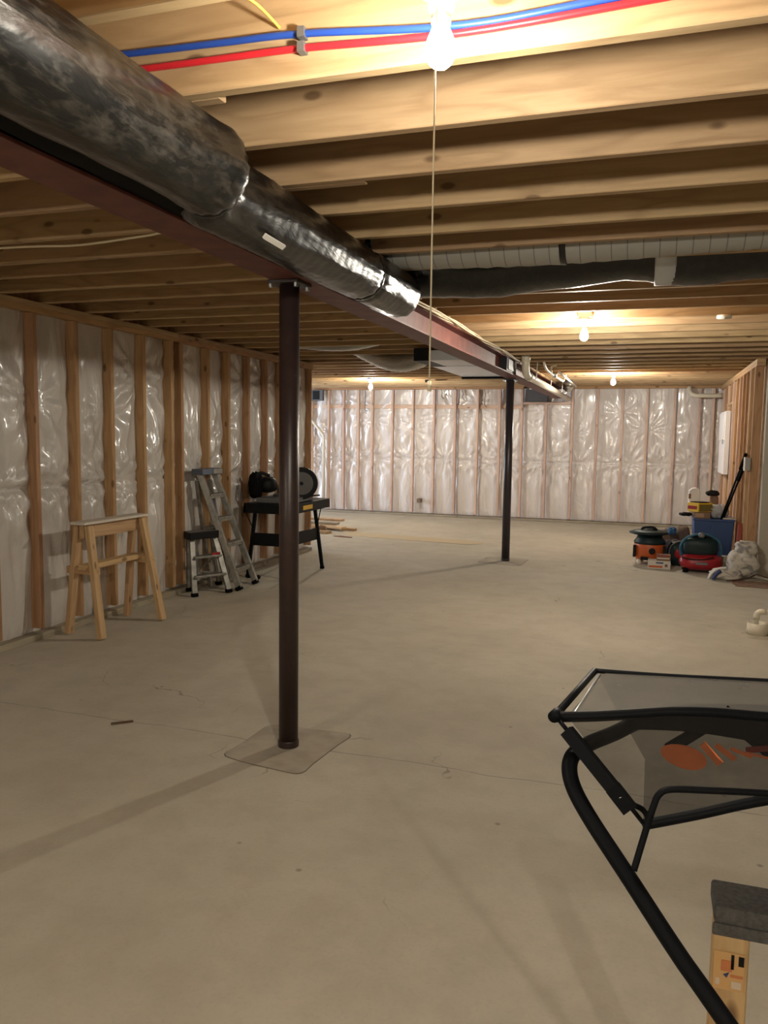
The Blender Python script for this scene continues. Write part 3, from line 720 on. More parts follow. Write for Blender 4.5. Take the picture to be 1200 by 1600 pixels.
# ------------------------------------------------------------ saw stand with miter saw
X0, X1_, Ya, Yb_, ZT = -3.90, -3.365, 7.22, 8.22, .755
t = thing('folding_workbench', (-3.63, 7.6, 0), 'black folding work stand carrying the miter saw behind the column', 'work stand')
obj('top', MB().box(X0, X1_, Ya, Yb_, ZT - .03, ZT), BLACKPL, t, bevel=.006)
obj('apron', MB().box(X0, X1_, Ya, Ya + .025, ZT - .10, ZT - .028).box(X1_ - .025, X1_, Ya, Yb_, ZT - .10, ZT - .028).box(X0, X0 + .025, Ya, Yb_, ZT - .10, ZT - .028).box(X0, X1_, Yb_ - .025, Yb_, ZT - .10, ZT - .028), BLACKPL, t, bevel=.004)
obj('yellow_label', MB().box(X1_, X1_ + .003, Ya + .28, Ya + .52, ZT - .075, ZT - .030), mat('yellow_label', (.62, .36, .03), .5), t)
fts = [(-3.84, 7.20), (-3.42, 7.20), (-3.84, 8.02), (-3.35, 7.98)]; tps = [(-3.80, 7.30), (-3.45, 7.30), (-3.80, 7.92), (-3.42, 7.92)]
for (a, b_), (c_, d) in zip(fts, tps):
    lg_ = obj('leg', MB().bar((a, b_, .012), (c_, d, ZT - .05), .035, .03, (0, 1, 0)), BLACK, t, bevel=.003)
    obj('foot_cap', MB().bar((a, b_, .0), (a, b_, .03), .042, .037, (0, 1, 0)), DARKRUB, lg_, bevel=.003)
obj('lower_panel', MB().bar((-3.83, 7.25, .39), (-3.44, 7.25, .39), .015, .13), BLACKPL, t, bevel=.004)
obj('lower_panel', MB().bar((-3.425, 7.25, .39), (-3.395, 7.95, .39), .015, .13), BLACKPL, t, bevel=.004)
for a, b_ in (((-3.37, 7.98, .66), (-3.385, 7.93, .50)), ((-3.89, 7.24, .67), (-3.815, 7.26, .50))):
    obj('brace', MB().bar(a, b_, .008, .008), BLACK, t)
t = thing('miter_saw', (-3.6, 7.6, ZT), 'black and grey miter saw sitting on the black work stand', 'miter saw')
obj('base', MB().box(-3.80, -3.42, 7.30, 7.88, ZT + .001, ZT + .055), SAWGREY, t, bevel=.008)
obj('turntable', MB().lathe([(.15, 0), (.15, .016), (.14, .022), (0, .022)], (-3.60, 7.62, ZT + .055), n=32), SAWGREY, t)
obj('fence', MB().box(-3.78, -3.44, 7.74, 7.765, ZT + .055, ZT + .13), SAWGREY, t, bevel=.004)
def disc(c, nrm, r, th, n=32):
    nrm = Vector(nrm).normalized(); u = nrm.cross(Vector((0, 0, 1))).normalized(); w = nrm.cross(u); c = Vector(c)
    return MB().prism([c + (u * math.cos(2 * PI * k / n) + w * math.sin(2 * PI * k / n)) * r for k in range(n)], nrm * th)
nr = Vector((.35, -.93, 0)).normalized()
cc = Vector((-3.45, 7.66, .948))
bg = obj('blade_guard', disc(cc, nr, .168, .05), BLACKPL, t, bevel=.008)
obj('guard_window', disc(cc + nr * .05, nr, .120, .006), SMOKE, bg, bevel=.002)
obj('blade', disc(cc + nr * .02 - Vector((0, 0, .012)), nr, .150, .003), GALV, t)
obj('arbor', disc(cc + nr * .055, nr, .018, .014), BLACKPL, t)
obj('motor', MB().blob((-3.78, 7.52, .93), (.09, .12, .085), .10, 2), BLACKPL, t, smooth=True)
obj('handle', MB().tube(arc([(-3.70, 7.40, 1.03), (-3.76, 7.32, 1.06), (-3.80, 7.30, 1.00), (-3.78, 7.34, .93)], 5), .018, 10), BLACKPL, t, smooth=True)
obj('dust_bag', MB().blob((-3.83, 7.35, .93), (.065, .08, .135), .22, 4, fr=3), DARKRUB, t, smooth=True)
obj('arm', MB().bar((-3.70, 7.75, .80), (-3.66, 7.66, 1.00), .07, .07), BLACKPL, t, bevel=.01)
obj('clamp_knob', MB().tube([(-3.42, 7.76, .99), (-3.34, 7.80, .99)], .012, 8), mat('copper_knob', (.35, .18, .10), .4, metal=.5), t)
obj('extension_wing', MB().prism([(-3.44, 7.70, ZT + .04), (-3.33, 7.86, ZT + .05), (-3.40, 7.92, ZT + .045), (-3.5, 7.84, ZT + .04)], (0, 0, .015)), BLACKPL, t, bevel=.003)
tag(obj('hand_grip', MB().tube([(-3.80, 7.10, .022), (-3.69, 7.14, .022)], .012, 8).blob((-3.69, 7.14, .022), (.022, .022, .022)), BLACK, smooth=True), 'small black rod lying on the floor beside the ladder feet', 'tool part')

# ------------------------------------------------------------ lumber pile on the floor
LB = [('pale plank on top of the board pile behind the work stand', (-5.6, 11.80), (-4.55, 11.65), .12, .14, .035, LIGHTPINE),
      ('wide grey plank under the top plank of the pile', (-5.7, 11.55), (-4.55, 11.45), .085, .14, .035, GREYWOOD),
      ('short board sticking out right of the board pile', (-5.3, 11.62), (-4.35, 11.20), .050, .10, .035, LIGHTPINE),
      ('lowest board of the pile, nearest the camera', (-5.6, 11.20), (-4.45, 10.85), .020, .14, .038, PINE),
      ('narrow offcut lying at the right end of the pile', (-4.95, 11.45), (-4.22, 11.36), .020, .09, .038, LIGHTPINE)]
for lab, a, b_, z, w, h, m in LB:
    o = board('lumber_board', (a[0], a[1], z), (b_[0], b_[1], z), w, h, m)
    tag(o, lab, 'board', 'loose boards in the pile')
tag(obj('wood_offcut', MB().blob((-4.62, 11.0, .055), (.07, .06, .05), .3, 3), CARD, smooth=True), 'brown crumpled scrap against the board pile', 'scrap')
tag(obj('wood_shim', MB().prism([(-4.28, 10.60, .001), (-4.00, 10.55, .001), (-3.98, 10.58, .001), (-4.2, 10.68, .001)], (0, 0, .01)), RUST), 'thin dark sliver of wood on the floor before the board pile', 'scrap')
tag(obj('wood_shim', MB().bar((-2.50, 3.25, .005), (-2.42, 3.32, .005), .012, .008), DARKBR), 'tiny dark wood chip on the floor left of the near column', 'scrap')
tag(raw('wall_cable_pipe', MB().tube([(-6.15, 13.95, 1.80), (-5.84, 13.95, 1.44), (-5.84, 13.95, .25)], .030, 10), PVC), 'white diagonal pipe standing against the far left of the back wall', 'pipe')
t = thing('electrical_panel_box', (-6.0, 13.95, 2.1), 'dark metal box mounted high at the left end of the back wall', 'box')
obj('housing', MB().box(-6.10, -5.86, 13.93, 14.0, 2.09, 2.29), GREYBOX, t, bevel=.004)
obj('door', MB().box(-6.06, -5.93, 13.92, 13.935, 2.11, 2.27), BLACKPL, t, bevel=.003)
tag(obj('outlet_box', MB().box(-4.01, -3.94, 13.97, 14.09, .245, .32), mat('brown_box', (.18, .12, .08), .6), bevel=.004), 'small brown outlet box low on the back wall', 'outlet box')
for x, y1 in ((-5.05, 1.90), (-3.60, 2.12), (-3.22, 2.10), (-2.82, 1.98), (-3.52, 2.16)):
    tag(raw('hanging_wire', MB().tube(arc([(x, 14.03, H - .05), (x + .02, 14.0, H - .14), (x + .01, 14.0, y1 + .05), (x + .05, 14.02, y1)], 4), .006, 6), GREYBOX), 'grey wire hanging at the top of the back wall, %s' % {-5.05: 'the leftmost', -3.60: 'second from left', -3.52: 'third from left', -3.22: 'fourth from left', -2.82: 'nearest the far column'}[x], 'wire', 'wires along the top of the back wall')
tag(obj('ceiling_fastener', MB().box(-3.42, -3.34, 12.27, 12.31, H - .03, H + .01), BLACKPL), 'small black square clip on a far joist left of the beam', 'clip')

sd = MB()
for k in range(5):
    sd.prism([(-4.0 + .35 * k + (.28 + .05 * k) * math.cos(a) , 11.0 - .06 * k + .22 * math.sin(a) * (1 + .2 * math.sin(3 * a + k)), .0008 + .0004 * k) for a in [2 * PI * i / 22 for i in range(22)]], (0, 0, .0012))
sdo = obj('sawdust', sd, mat('sawdust_tan', (.50, .41, .27), .95)); tag(sdo, 'thin scatter of tan sawdust on the floor right of the board pile', 'sawdust', kind='stuff')
# ------------------------------------------------------------ objects by the right wall
t = thing('shop_vacuum', (.035, 9.86, 0), 'orange and black shop vacuum with a round dark lid', 'vacuum')
obj('drum', MB().lathe([(.150, .05), (.172, .09), (.176, .235), (.170, .245)], (.035, 9.86, 0), n=36), ORANGE, t, smooth=True)
obj('motor_head', MB().lathe([(.178, .235), (.180, .262), (.150, .30), (.135, .335), (.05, .345)], (.035, 9.86, 0), n=36), TEAL, t, smooth=True)
obj('lid_disc', MB().lathe([(.03, .352), (.18, .340), (.218, .352), (.222, .366), (.17, .385), (.09, .398), (.02, .40)], (.02, 9.84, .005), n=40), TEAL, t, smooth=True)
obj('handle', MB().tube(arc([(-.06, 9.78, .39), (-.04, 9.78, .425), (.06, 9.78, .435), (.11, 9.78, .40)], 5), .014, 8), BLACKPL, t, smooth=True)
obj('knob', MB().lathe([(.04, .395), (.045, .415), (.03, .432)], (.04, 9.82, .003), n=20), SAWGREY, t)
obj('hose_port', MB().lathe([(.036, 0), (.036, -.02), (.028, -.022)], (.065, 9.69, .165), 'y', 24), BLACKPL, t)
obj('latch', MB().box(-.148, -.115, 9.74, 9.78, .08, .22), BLACKPL, t, bevel=.006)
obj('latch', MB().box(.185, .215, 9.76, 9.80, .08, .22), BLACKPL, t, bevel=.006)
obj('front_plate', MB().box(-.06, .03, 9.678, 9.70, .055, .095), BLACKPL, t, bevel=.004)
for a in (.6, 2.2, 3.9, 5.4):
    x, y = .035 + .15 * math.cos(a), 9.86 + .15 * math.sin(a)
    obj('caster', MB().lathe([(.024, 0.001), (.028, .02), (.022, .055)], (x, y, 0), n=14), PVC, t)
t = thing('white_carton', (.15, 9.5, 0), 'low white carton with orange print on the floor before the vacuum', 'box')
obj('carton', MB().box(.025, .265, 9.42, 9.56, .001, .095), PAPER, t, bevel=.003)
obj('print_band', MB().box(.032, .18, 9.417, 9.42, .018, .040), ORANGE, t)
obj('print_mark', MB().box(.205, .235, 9.417, 9.42, .03, .06), RUST, t)
obj('print_line', MB().box(.11, .19, 9.417, 9.42, .065, .08), NAVY, t)
t = thing('brown_carton', (.19, 9.5, .096), 'small brown striped carton on top of the white carton', 'box')
obj('carton', MB().box(.115, .262, 9.43, 9.54, .096, .165), CARD, t, bevel=.003)
obj('print_band', MB().box(.12, .25, 9.427, 9.43, .118, .130), PAPER, t)
obj('print_band', MB().box(.12, .25, 9.427, 9.43, .148, .158), REDPL, t)
t = thing('tool_backpack', (.36, 9.75, 0), 'dark round tool bag with a red patch between vacuum and compressor', 'bag')
obj('bag', MB().blob((.35, 9.80, .145), (.115, .10, .145), .15, 5, fr=2.4), TEAL, t, smooth=True)
obj('red_patch', MB().blob((.36, 9.71, .15), (.05, .02, .055), .1, 6), REDPL, t, smooth=True)
obj('carry_loop', MB().tube(arc([(.25, 9.74, .12), (.27, 9.72, .23), (.35, 9.72, .29), (.44, 9.73, .26)], 5), .009, 8), SAWGREY, t, smooth=True)
tag(obj('canvas_bag', MB().blob((.24, 10.55, .17), (.11, .10, .17), .2, 7), BROWNBAG, smooth=True), 'brown canvas bag standing behind the tool bag, left one', 'bag')
tag(obj('canvas_bag', MB().blob((.42, 10.70, .19), (.10, .10, .19), .2, 8), BROWNBAG, smooth=True), 'darker brown canvas bag beside the blue tote', 'bag')
tag(obj('blue_glove', MB().blob((.29, 10.40, .335), (.05, .05, .045), .35, 9, fr=3), mat('blue_cloth', (.03, .10, .22), .7), smooth=True), 'blue work glove lying on top of the brown bag', 'glove')
tag(obj('pink_cloth', MB().blob((.14, 10.25, .15), (.07, .06, .15), .35, 19, fr=3), mat('tan_cloth', (.36, .22, .16), .8), smooth=True), 'small tan crumpled cloth behind the shop vacuum', 'cloth')
tag(obj('dark_cloth', MB().blob((.30, 10.10, .13), (.12, .10, .13), .3, 29, fr=3), mat('dark_plum_cloth', (.06, .04, .045), .85), smooth=True), 'dark plum cloth heap behind the tool bag', 'cloth')

t = thing('air_compressor', (.57, 9.42, 0), 'red and dark teal portable air compressor with a coiled blue hose', 'air compressor')
obj('tank_shroud', MB().blob((.575, 9.44, .115), (.225, .17, .095), .05, 11, p=3.0, flatb=True), REDPL, t, smooth=True)
obj('motor_cover', MB().blob((.565, 9.47, .275), (.19, .14, .115), .06, 12, p=3.4), TEAL, t, smooth=True)
obj('name_plate', MB().box(.52, .64, 9.262, 9.268, .10, .125), SAWGREY, t.children[0], bevel=.002)
obj('air_hose', MB().tube(arc([(.38, 9.42, .16), (.36, 9.40, .27), (.41, 9.38, .37), (.52, 9.38, .42), (.64, 9.38, .42), (.74, 9.39, .36), (.78, 9.40, .26), (.77, 9.42, .18)], 6), .014, 8).tube(arc([(.40, 9.45, .18), (.385, 9.42, .28), (.45, 9.41, .375), (.58, 9.41, .40), (.70, 9.42, .36), (.745, 9.43, .27)], 6), .013, 8), HOSE, t, smooth=True)
obj('handle_grip', MB().tube(arc([(.46, 9.42, .375), (.50, 9.41, .40), (.62, 9.41, .40), (.68, 9.42, .37)], 5), .018, 10), BLACKPL, t, smooth=True)
obj('regulator', MB().blob((.57, 9.36, .415), (.035, .03, .03), .05, 1), SAWGREY, t, smooth=True)
for a, b_ in ((.42, 9.34), (.70, 9.33), (.42, 9.55), (.72, 9.55)):
    obj('rubber_foot', MB().lathe([(.028, .001), (.03, .03), (.02, .06)], (a, b_, 0), n=14), DARKRUB, t)
obj('drain_tube', MB().tube(arc([(.37, 9.30, .17), (.48, 9.268, .155), (.60, 9.264, .16), (.70, 9.275, .19)], 5), .007, 6), BLACKPL, t, smooth=True)
tag(obj('paint_can', MB().lathe([(.055, .001), (.055, .15), (.058, .153), (.058, .160), (.045, .162)], (.83, 9.66, 0), n=24), mat('grey_can', (.42, .38, .31), .5)), 'pale round can between the compressor and the sack', 'can')

t = thing('blue_tote', (.745, 10.35, 0), 'tall blue plastic storage tote full of tools behind the compressor', 'tote')
tb = MB()
tb.box(.55, .94, 10.15, 10.60, .002, .50, taper=(1.14, 1.12))
obj('tub', tb, BLUETOTE, t, bevel=.012)
obj('rim', MB().box(.515, .975, 10.115, 10.635, .50, .528), BLUETOTE, t, bevel=.006)
obj('front_rib', MB().bar((.735, 10.146, .02), (.745, 10.120, .49), .05, .012, (0, 1, 0)), BLUETOTE, t)
tag(obj('white_tray', MB().box(.84, .985, 10.13, 10.30, .529, .545), PAPER, bevel=.003), 'flat pale tray on the right rim of the blue tote', 'tray')
t = thing('yellow_carton', (.58, 10.3, .6), 'open yellow carton with red lettering on top of the blue tote', 'box')
obj('carton', MB().prism([(.445, 10.20, .605), (.565, 10.10, .605), (.73, 10.20, .605), (.60, 10.32, .605)], (0, 0, .105)), YELBOX, t, bevel=.003)
obj('red_print', MB().prism([(.452, 10.191, .635), (.545, 10.113, .635), (.545, 10.113, .675), (.452, 10.191, .675)], (-.002, -.0025, 0)), REDPL, t)
obj('dark_side', MB().prism([(.575, 10.102, .612), (.722, 10.192, .612), (.722, 10.192, .695), (.575, 10.102, .695)], (.001, -.002, 0)), mat('dark_olive', (.15, .12, .03), .6), t)  # dark olive panel over the right-hand face
obj('dark_top', MB().prism([(.48, 10.21, .711), (.58, 10.13, .711), (.69, 10.20, .711), (.60, 10.29, .711)], (0, 0, .012)), BLACKPL, t)
t = thing('small_carton', (.62, 10.2, .53), 'small tan carton under the yellow carton on the tote', 'box')
obj('carton', MB().box(.53, .70, 10.12, 10.26, .5285, .604), CARD, t, bevel=.003)
obj('print_band', MB().box(.535, .63, 10.117, 10.12, .545, .590), mat('tan_print', (.42, .27, .17), .7), t)
t = thing('white_jug', (.53, 10.45, .53), 'white rounded carton with dark base standing behind the yellow carton', 'jug')
obj('body', MB().prism([(.465, 10.42, .53), (.595, 10.42, .53), (.595, 10.42, .83), (.575, 10.42, .86), (.54, 10.42, .875), (.50, 10.42, .865), (.465, 10.42, .84)], (0, .10, 0)), WHT, t, bevel=.01)
obj('label', MB().box(.463, .49, 10.415, 10.42, .74, .80), RUST, t)
tag(obj('rolled_glove', MB().blob((.43, 10.18, .57), (.07, .05, .022), .3, 14, fr=3, flatb=False), BLACKPL, smooth=True), 'dark tool grip sticking out left of the small carton on the tote', 'tool')
t = thing('spray_can', (.77, 10.42, .53), 'brown and black canister at the back right of the tote', 'canister')
obj('can', MB().lathe([(.045, .53), (.045, .76), (.03, .79)], (.76, 10.45, 0), n=20), CARD, t)
obj('cap', MB().blob((.735, 10.45, .815), (.075, .06, .035), .2, 3), BLACKPL, t, smooth=True)
tag(obj('clear_plastic_bag', MB().blob((.80, 10.25, .61), (.10, .09, .08), .45, 15, fr=4), mat('crumpled_clear_bag', (.42, .42, .43), .25), smooth=True), 'crumpled grey plastic bag heaped in the tote beside the poles', 'bag')
for lab, a, b_ in (('upper black pole leaning from the tote against the right wall', (.815, 10.16, .50), (1.02, 9.85, 1.31)), ('lower black pole leaning beside the other one', (.83, 10.18, .48), (1.02, 10.05, 1.13))):
    t = thing('leaning_pole', a, lab, 'pole')
    a_, c_ = Vector(a), Vector(b_)
    obj('shaft', MB().tube([a_, c_], .012, 10), BLACK, t, smooth=True)
    obj('grip', MB().tube([c_ - (c_ - a_) * .22, c_], .018, 10), DARKRUB, t, smooth=True)
t = thing('level_tool', (1.0, 10.0, 0), 'long red and black tool leaning between tote and wall', 'tool')
obj('red_body', MB().bar((1.0, 9.92, .27), (1.02, 10.0, .50), .05, .07, (0, 1, 0)), mat('worn_red', (.28, .05, .03), .5), t, bevel=.008)
obj('black_body', MB().bar((.93, 9.84, .03), (1.0, 9.92, .28), .05, .07, (0, 1, 0)), BLACKPL, t, bevel=.008)
for z in (.17, .20, .23):
    obj('white_stripe', MB().bar((.945 + z * .12, 9.795 + z * .2, z), (.985 + z * .12, 9.795 + z * .2, z + .004), .006, .009), PAPER, t)
t = thing('cement_sack', (.98, 9.15, 0), 'slumped grey and white paper sack against the drywall post', 'sack')
obj('sack', MB().blob((.98, 9.18, .14), (.16, .13, .145), .28, 21, p=2.5, fr=1.8), SACK, t, smooth=True)
obj('sack_top', MB().blob((1.01, 9.19, .31), (.115, .09, .085), .3, 22, fr=2.4), SACK, t, smooth=True)
t = thing('white_bag', (.77, 8.98, 0), 'white bag with a dark blue stripe lying before the grey sack', 'bag')
obj('bag', MB().blob((.80, 9.00, .055), (.155, .10, .058), .25, 23, fr=2.2), SACK, t, smooth=True)
obj('white_fold', MB().tube(arc([(.63, 8.93, .012), (.66, 8.915, .07), (.71, 8.92, .118), (.80, 8.94, .135)], 5), .013, 8), WHT, t, smooth=True)
obj('blue_stripe', MB().tube(arc([(.675, 8.90, .012), (.70, 8.895, .065), (.745, 8.905, .105)], 5), .019, 8), NAVY, t, smooth=True)
# extension cord and strap on the floor
cpts = []
for k in range(4):
    yy = 8.60 + .10 * k; a, b_ = (.86, 1.9)
    xs = [a, a + .1, 1.3, 1.7, b_]
    if k % 2: xs = xs[::-1]
    for x in xs: cpts.append((x, yy + .01 * math.sin(x * 9 + k), .007))
tag(raw('extension_cord', MB().tube(arc(cpts, 5), .005, 6), RUST), 'rust brown extension cord laid in parallel loops on the floor at right', 'cord')
tag(raw('webbing_strap', MB().tube(arc([(.80, 8.86, .012), (1.0, 8.93, .035), (1.10, 9.02, .07), (1.2, 8.95, .05), (1.35, 8.85, .01), (1.8, 8.8, .01)], 6), .014, 8, flat=.35), mat('dark_red_webbing', (.07, .028, .02), .7)), 'dark red strap winding from the sack along the floor', 'strap')
# wall mounted things
t = thing('wall_panel', (1.0, 12.2, 1.4), 'tall white narrow panel mounted on the right stud wall', 'panel')
obj('board', MB().box(.965, 1.03, 12.05, 12.95, .98, 1.86), WHT, t, bevel=.004)
obj('door', MB().box(.950, .966, 12.10, 12.90, 1.45, 1.84), WHT, t, bevel=.003)
obj('latch', MB().box(.944, .951, 12.12, 12.16, 1.40, 1.47), SAWGREY, t)
t = thing('switch_box', (1.0, 9.6, 1.18), 'grey electrical box fixed on the nearest stud of the right wall', 'electrical box')
obj('box', MB().box(.985, 1.035, 9.50, 9.60, 1.13, 1.27), mat('light_grey_box', (.28, .27, .25), .5), t, bevel=.003)
obj('cover_edge', MB().box(.975, .985, 9.495, 9.605, 1.125, 1.275), PAPER, t, bevel=.002)
tag(obj('wood_crate', MB().box(1.36, 1.60, 9.75, 10.0, .001, .14), OSB, bevel=.003), 'small wooden crate just visible right of the drywall post', 'crate')

# sump collar with elbow pipe
t = thing('floor_drain_pipe', (.82, 6.45, 0), 'cream plastic floor collar with an elbow pipe at the right edge', 'pipe')
cx, cy = .815, 6.47
obj('collar', MB().lathe([(.075, .001), (.072, .10), (.066, .10), (.064, .03), (.0, .03)], (cx, cy, 0), n=32), PVC, t)
for p in t.children[0].data.polygons: p.use_smooth = len(p.vertices) == 4
obj('pipe', MB().tube([(cx - .01, cy, .02), (cx - .01, cy, .145), (cx - .006, cy, .166), (cx + .008, cy, .180), (cx + .03, cy, .184), (cx + .9, cy + .02, .178)], .0175, 16), PVC, t, smooth=True)
obj('elbow', MB().tube([(cx - .01, cy, .125), (cx - .01, cy, .148), (cx - .005, cy, .169), (cx + .010, cy, .182), (cx + .03, cy, .185), (cx + .052, cy, .185)], .022, 16), PVC, t, smooth=True)
obj('mortar_ring', MB().lathe([(.125, .0005), (.11, .008), (.08, .014), (.07, .014)], (cx, cy, 0), n=28), PATCH, t)

# ------------------------------------------------------------ black tubular mesh hopper, front right
t = thing('mesh_bag_frame', (.2, 1.4, 0), 'black tubular frame holding a mesh fabric bag at the right edge', 'mesh bag frame')
A, Bp, Cp, Dp = Vector((-.131, 1.311, 1.0)), Vector((-.086, 1.600, 1.0)), Vector((.66, 1.72, 1.0)), Vector((.62, 1.565, 1.0))
def lerp(a, b_, k): return a + (b_ - a) * k
# top panel (slightly sagging mesh)
g = []
for j in range(9):
    v_ = j / 8; row = []
    for i in range(25):
        u_ = i / 24; p = lerp(lerp(A + Vector((.02, .01, 0)), Dp, u_), lerp(Bp + Vector((.02, -.01, 0)), Cp, u_), v_)
        p.z -= .008 * math.sin(PI * v_) * math.sin(PI * min(1, u_ * 1.5)) - .012 * (1 - v_) * math.exp(-((u_ - .28) / .16) ** 2); row.append(p)
    g.append(row)
raw('top_mesh', MB().surf(g), NET, t)
bot = arc([(.014, 1.290, .846), (.095, 1.318, .864), (.199, 1.352, .890), (.323, 1.395, .904), (.56, 1.475, .905)], 6)
n_ = len(bot); g = []
for j in range(7):
    v_ = j / 6; row = []
    for i, bp in enumerate(bot):
        u_ = i / (n_ - 1); tp_ = lerp(A + Vector((.02, 0, 0)), Dp, u_); tp_.z += .012 * math.exp(-((u_ - .28) / .16) ** 2)
        p = lerp(tp_, bp, v_); p.y += .012 * math.sin(PI * v_); row.append(p)
    g.append(row)
raw('front_mesh', MB().surf(g), NETF, t)
g = []
for j in range(7):
    v_ = j / 6; row = []
    for i, bp in enumerate(bot):
        u_ = i / (n_ - 1); row.append(lerp(lerp(Bp, Cp, u_), Vector(bp) + Vector((0, .20, .03)), v_))
    g.append(row)
raw('back_mesh', MB().surf(g), NETF, t)
g = []
for j in range(7):
    v_ = j / 6; row = []
    for i, bp in enumerate(bot): row.append(lerp(Vector(bp), Vector(bp) + Vector((0, .20, .03)), v_))
    g.append(row)
raw('bottom_mesh', MB().surf(g), NETF, t)
raw('left_rod', MB().tube([A, Bp], .0065, 10), BLACK, t)
raw('inner_rod', MB().tube([A + Vector((.026, .004, -.002)), Bp + Vector((.010, -.02, -.002))], .003, 8), GALV, t)
raw('rear_hem', MB().tube(arc([Bp, lerp(Bp, Cp, .2) + Vector((0, 0, -.002)), lerp(Bp, Cp, .5), Cp], 6), [.0065] * 19, 10, flat=.7), BLACK, t)
hem = []
for k in range(13):
    u_ = k / 12; p = lerp(A, Dp, u_); p.z += .012 * math.exp(-((u_ - .28) / .16) ** 2) - .003; hem.append(p)
raw('front_hem', MB().tube(arc(hem, 3), .0075, 10, flat=1.2), BLACK, t)
# broad dark band of fabric just under the front hem
g = []
for j in range(3):
    row = []
    for i in range(25):
        u_ = .16 + .84 * i / 24; p = lerp(A, Dp, u_); p.z += .012 * math.exp(-((u_ - .28) / .16) ** 2)
        p.z -= j / 2 * (.028 + .022 * min(1, (u_ - .16) * 3)); p.y -= .004; row.append(p)
    g.append(row)
raw('fabric_band', MB().surf(g), DARKRUB, t)
raw('bottom_hem', MB().tube(bot, .0085, 10), BLACK, t)
arm = [Vector((-.131, 1.311, 1.0)), Vector((-.027, 1.262, .923)), Vector((-.013, 1.258, .914))]
raw('hinge_eye', MB().tube([A + Vector((-.002, -.008, 0)), A + Vector((.002, .012, 0))], .010, 14), BLACK, t)
raw('link_rod', MB().tube([A, Vector((-.103, 1.290, .978))], .0035, 8), BLACK, t)
raw('side_arm', MB().bar((-.110, 1.292, .984), (-.024, 1.252, .906), .020, .022, (0, -1, .1)), BLACK, t, smooth=False)
raw('arm_knuckle', MB().bar((-.034, 1.255, .916), (-.006, 1.245, .888), .022, .022, (0, -1, .1)), BLACK, t, smooth=False)
raw('pin', MB().tube([(-.020, 1.240, .905), (-.020, 1.252, .905)], .0035, 10), WHITE, t)
raw('lower_rod', MB().tube([(-.008, 1.250, .893), (.014, 1.262, .862)], .0035, 8), BLACK, t)
raw('lower_rod', MB().tube(arc([(-.004, 1.255, .893), (.012, 1.262, .884), (.020, 1.27, .868), (.016, 1.285, .85)], 4), .0045, 8), BLACK, t)
tube_pts = arc([(.88, .60, .02), (.50, .85, .34), (.135, 1.108, .668), (.068, 1.155, .728), (-.001, 1.203, .798), (-.068, 1.251, .865), (-.098, 1.277, .905), (-.102, 1.299, .935), (-.080, 1.329, .950), (-.038, 1.376, .959), (.008, 1.43, .970), (.067, 1.470, .978), (.218, 1.520, .980), (.60, 1.62, .975)], 7)
raw('main_tube', MB().tube(tube_pts, .0128, 18), BLACK, t)
raw('main_tube', MB().tube(arc([(.60, 1.62, .975), (.72, 1.62, .94), (.80, 1.5, .80), (1.1, 1.1, .02)], 6), .0128, 14), BLACK, t)
raw('prop_rod', MB().tube(arc([(.003, 1.196, .818), (.017, 1.216, .871), (.027, 1.224, .909), (.034, 1.229, .926), (.050, 1.235, .934), (.10, 1.25, .934), (.189, 1.281, .930), (.308, 1.318, .923), (.56, 1.40, .90)], 6), .0052, 10), BLACK, t)
raw('cross_strap', MB().bar((.045, 1.365, .944), (.150, 1.47, .988), .006, .026, (0, -.4, 1)), DARKRUB, t, smooth=False)
raw('cross_strap', MB().bar((.135, 1.45, .995), (.245, 1.44, .915), .006, .030, (.3, -.4, 1)), DARKRUB, t, smooth=False)
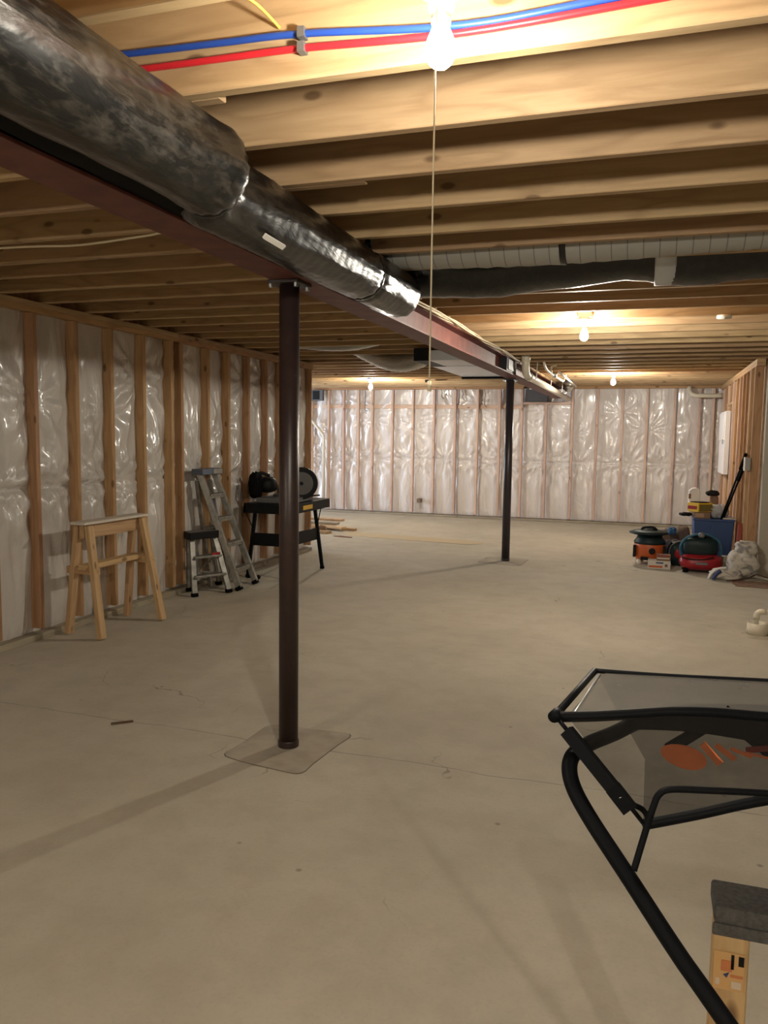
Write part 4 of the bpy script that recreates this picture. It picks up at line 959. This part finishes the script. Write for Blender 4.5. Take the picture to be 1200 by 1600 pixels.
# orange emblem printed on the mesh (soft oval with a streaked upper edge) on a carrier just inside the front mesh
def onfront(u_, v_): # u along, v down
    i = u_ * (n_ - 1); i0 = min(int(i), n_ - 2); bp = lerp(Vector(bot[i0]), Vector(bot[i0 + 1]), i - i0)
    tp_ = lerp(A + Vector((.02, 0, 0)), Dp, u_); tp_.z += .012 * math.exp(-((u_ - .28) / .16) ** 2)
    p = lerp(tp_, bp, v_); p.y += .012 * math.sin(PI * v_) + .004; return p
ORFAB = mat('orange_printed_fabric', (.85, .24, .08), .8)
pts = []
for k in range(20):
    a = 2 * PI * k / 20; pts.append(onfront(.235 + .060 * math.cos(a) + .012 * math.sin(a), .48 + .13 * math.sin(a) + .04 * math.cos(a)))
raw('orange_print', MB().prism(pts, (0, -.002, 0)), ORFAB, t, smooth=False)
for k, (u0, v0, u1, v1) in enumerate(((.285, .36, .335, .58), (.32, .38, .375, .54), (.36, .42, .42, .52), (.40, .47, .50, .58), (.47, .56, .53, .50))):
    a, b_ = onfront(u0, v0), onfront(u1, v1)
    raw('orange_stroke', MB().bar(a, b_, .002, (.012, .009, .006, .004, .004)[k]), ORFAB, t, smooth=False)
raw('red_streak', MB().bar(onfront(.40, .44), onfront(.62, .36), .002, .010), mat('dark_red_fabric', (.22, .025, .015), .7), t, smooth=False)
raw('red_streak', MB().bar(onfront(.50, .62), onfront(.75, .50), .002, .022), bpy.data.materials['dark_red_fabric'], t, smooth=False)

# ------------------------------------------------------------ padded wooden stand, bottom right
t = thing('padded_sawhorse', (.35, 1.48, 0), 'pine stand with a grey padded top bar in the bottom right corner', 'sawhorse')
obj('padded_top', MB().box(.140, .95, 1.436, 1.530, .618, .652), PADM, t, bevel=.006)
obj('pad_edge', MB().box(.138, .95, 1.432, 1.440, .600, .622), PADM, t, bevel=.003)
lg = [(.142, 1.455), (.86, 1.455)]
for x in (.142, .86):
    board('leg', (x + .030, 1.475, .001), (x + .030, 1.475, .618), .038, .060, LIGHTPINE, t, up=(1, 0, 0))
board('lower_rail', (.20, 1.475, .20), (.86, 1.475, .20), .038, .06, LIGHTPINE, t)
yf = 1.455
sx0, sz0 = .145, .500
obj('sticker', MB().box(sx0, sx0 + .050, yf - .0012, yf, .490, .560), STICK, t)
obj('sticker_print', MB().box(sx0 + .040, sx0 + .049, yf - .002, yf - .001, .538, .556).box(sx0 + .028, sx0 + .033, yf - .002, yf - .001, .530, .557), BLACKPL, t)
obj('sticker_print', MB().box(sx0 + .012, sx0 + .030, yf - .002, yf - .001, .525, .545).box(sx0 + .028, sx0 + .048, yf - .002, yf - .001, .515, .520), STICKR, t)
obj('sticker_print', MB().box(sx0 + .004, sx0 + .011, yf - .002, yf - .001, .498, .510).box(sx0 + .030, sx0 + .046, yf - .002, yf - .001, .495, .508), STICKW, t)
obj('sticker_print', MB().prism([(sx0 + .016, yf - .002, .518), (sx0 + .026, yf - .002, .524), (sx0 + .022, yf - .002, .513)], (0, .001, 0)), NAVY, t)
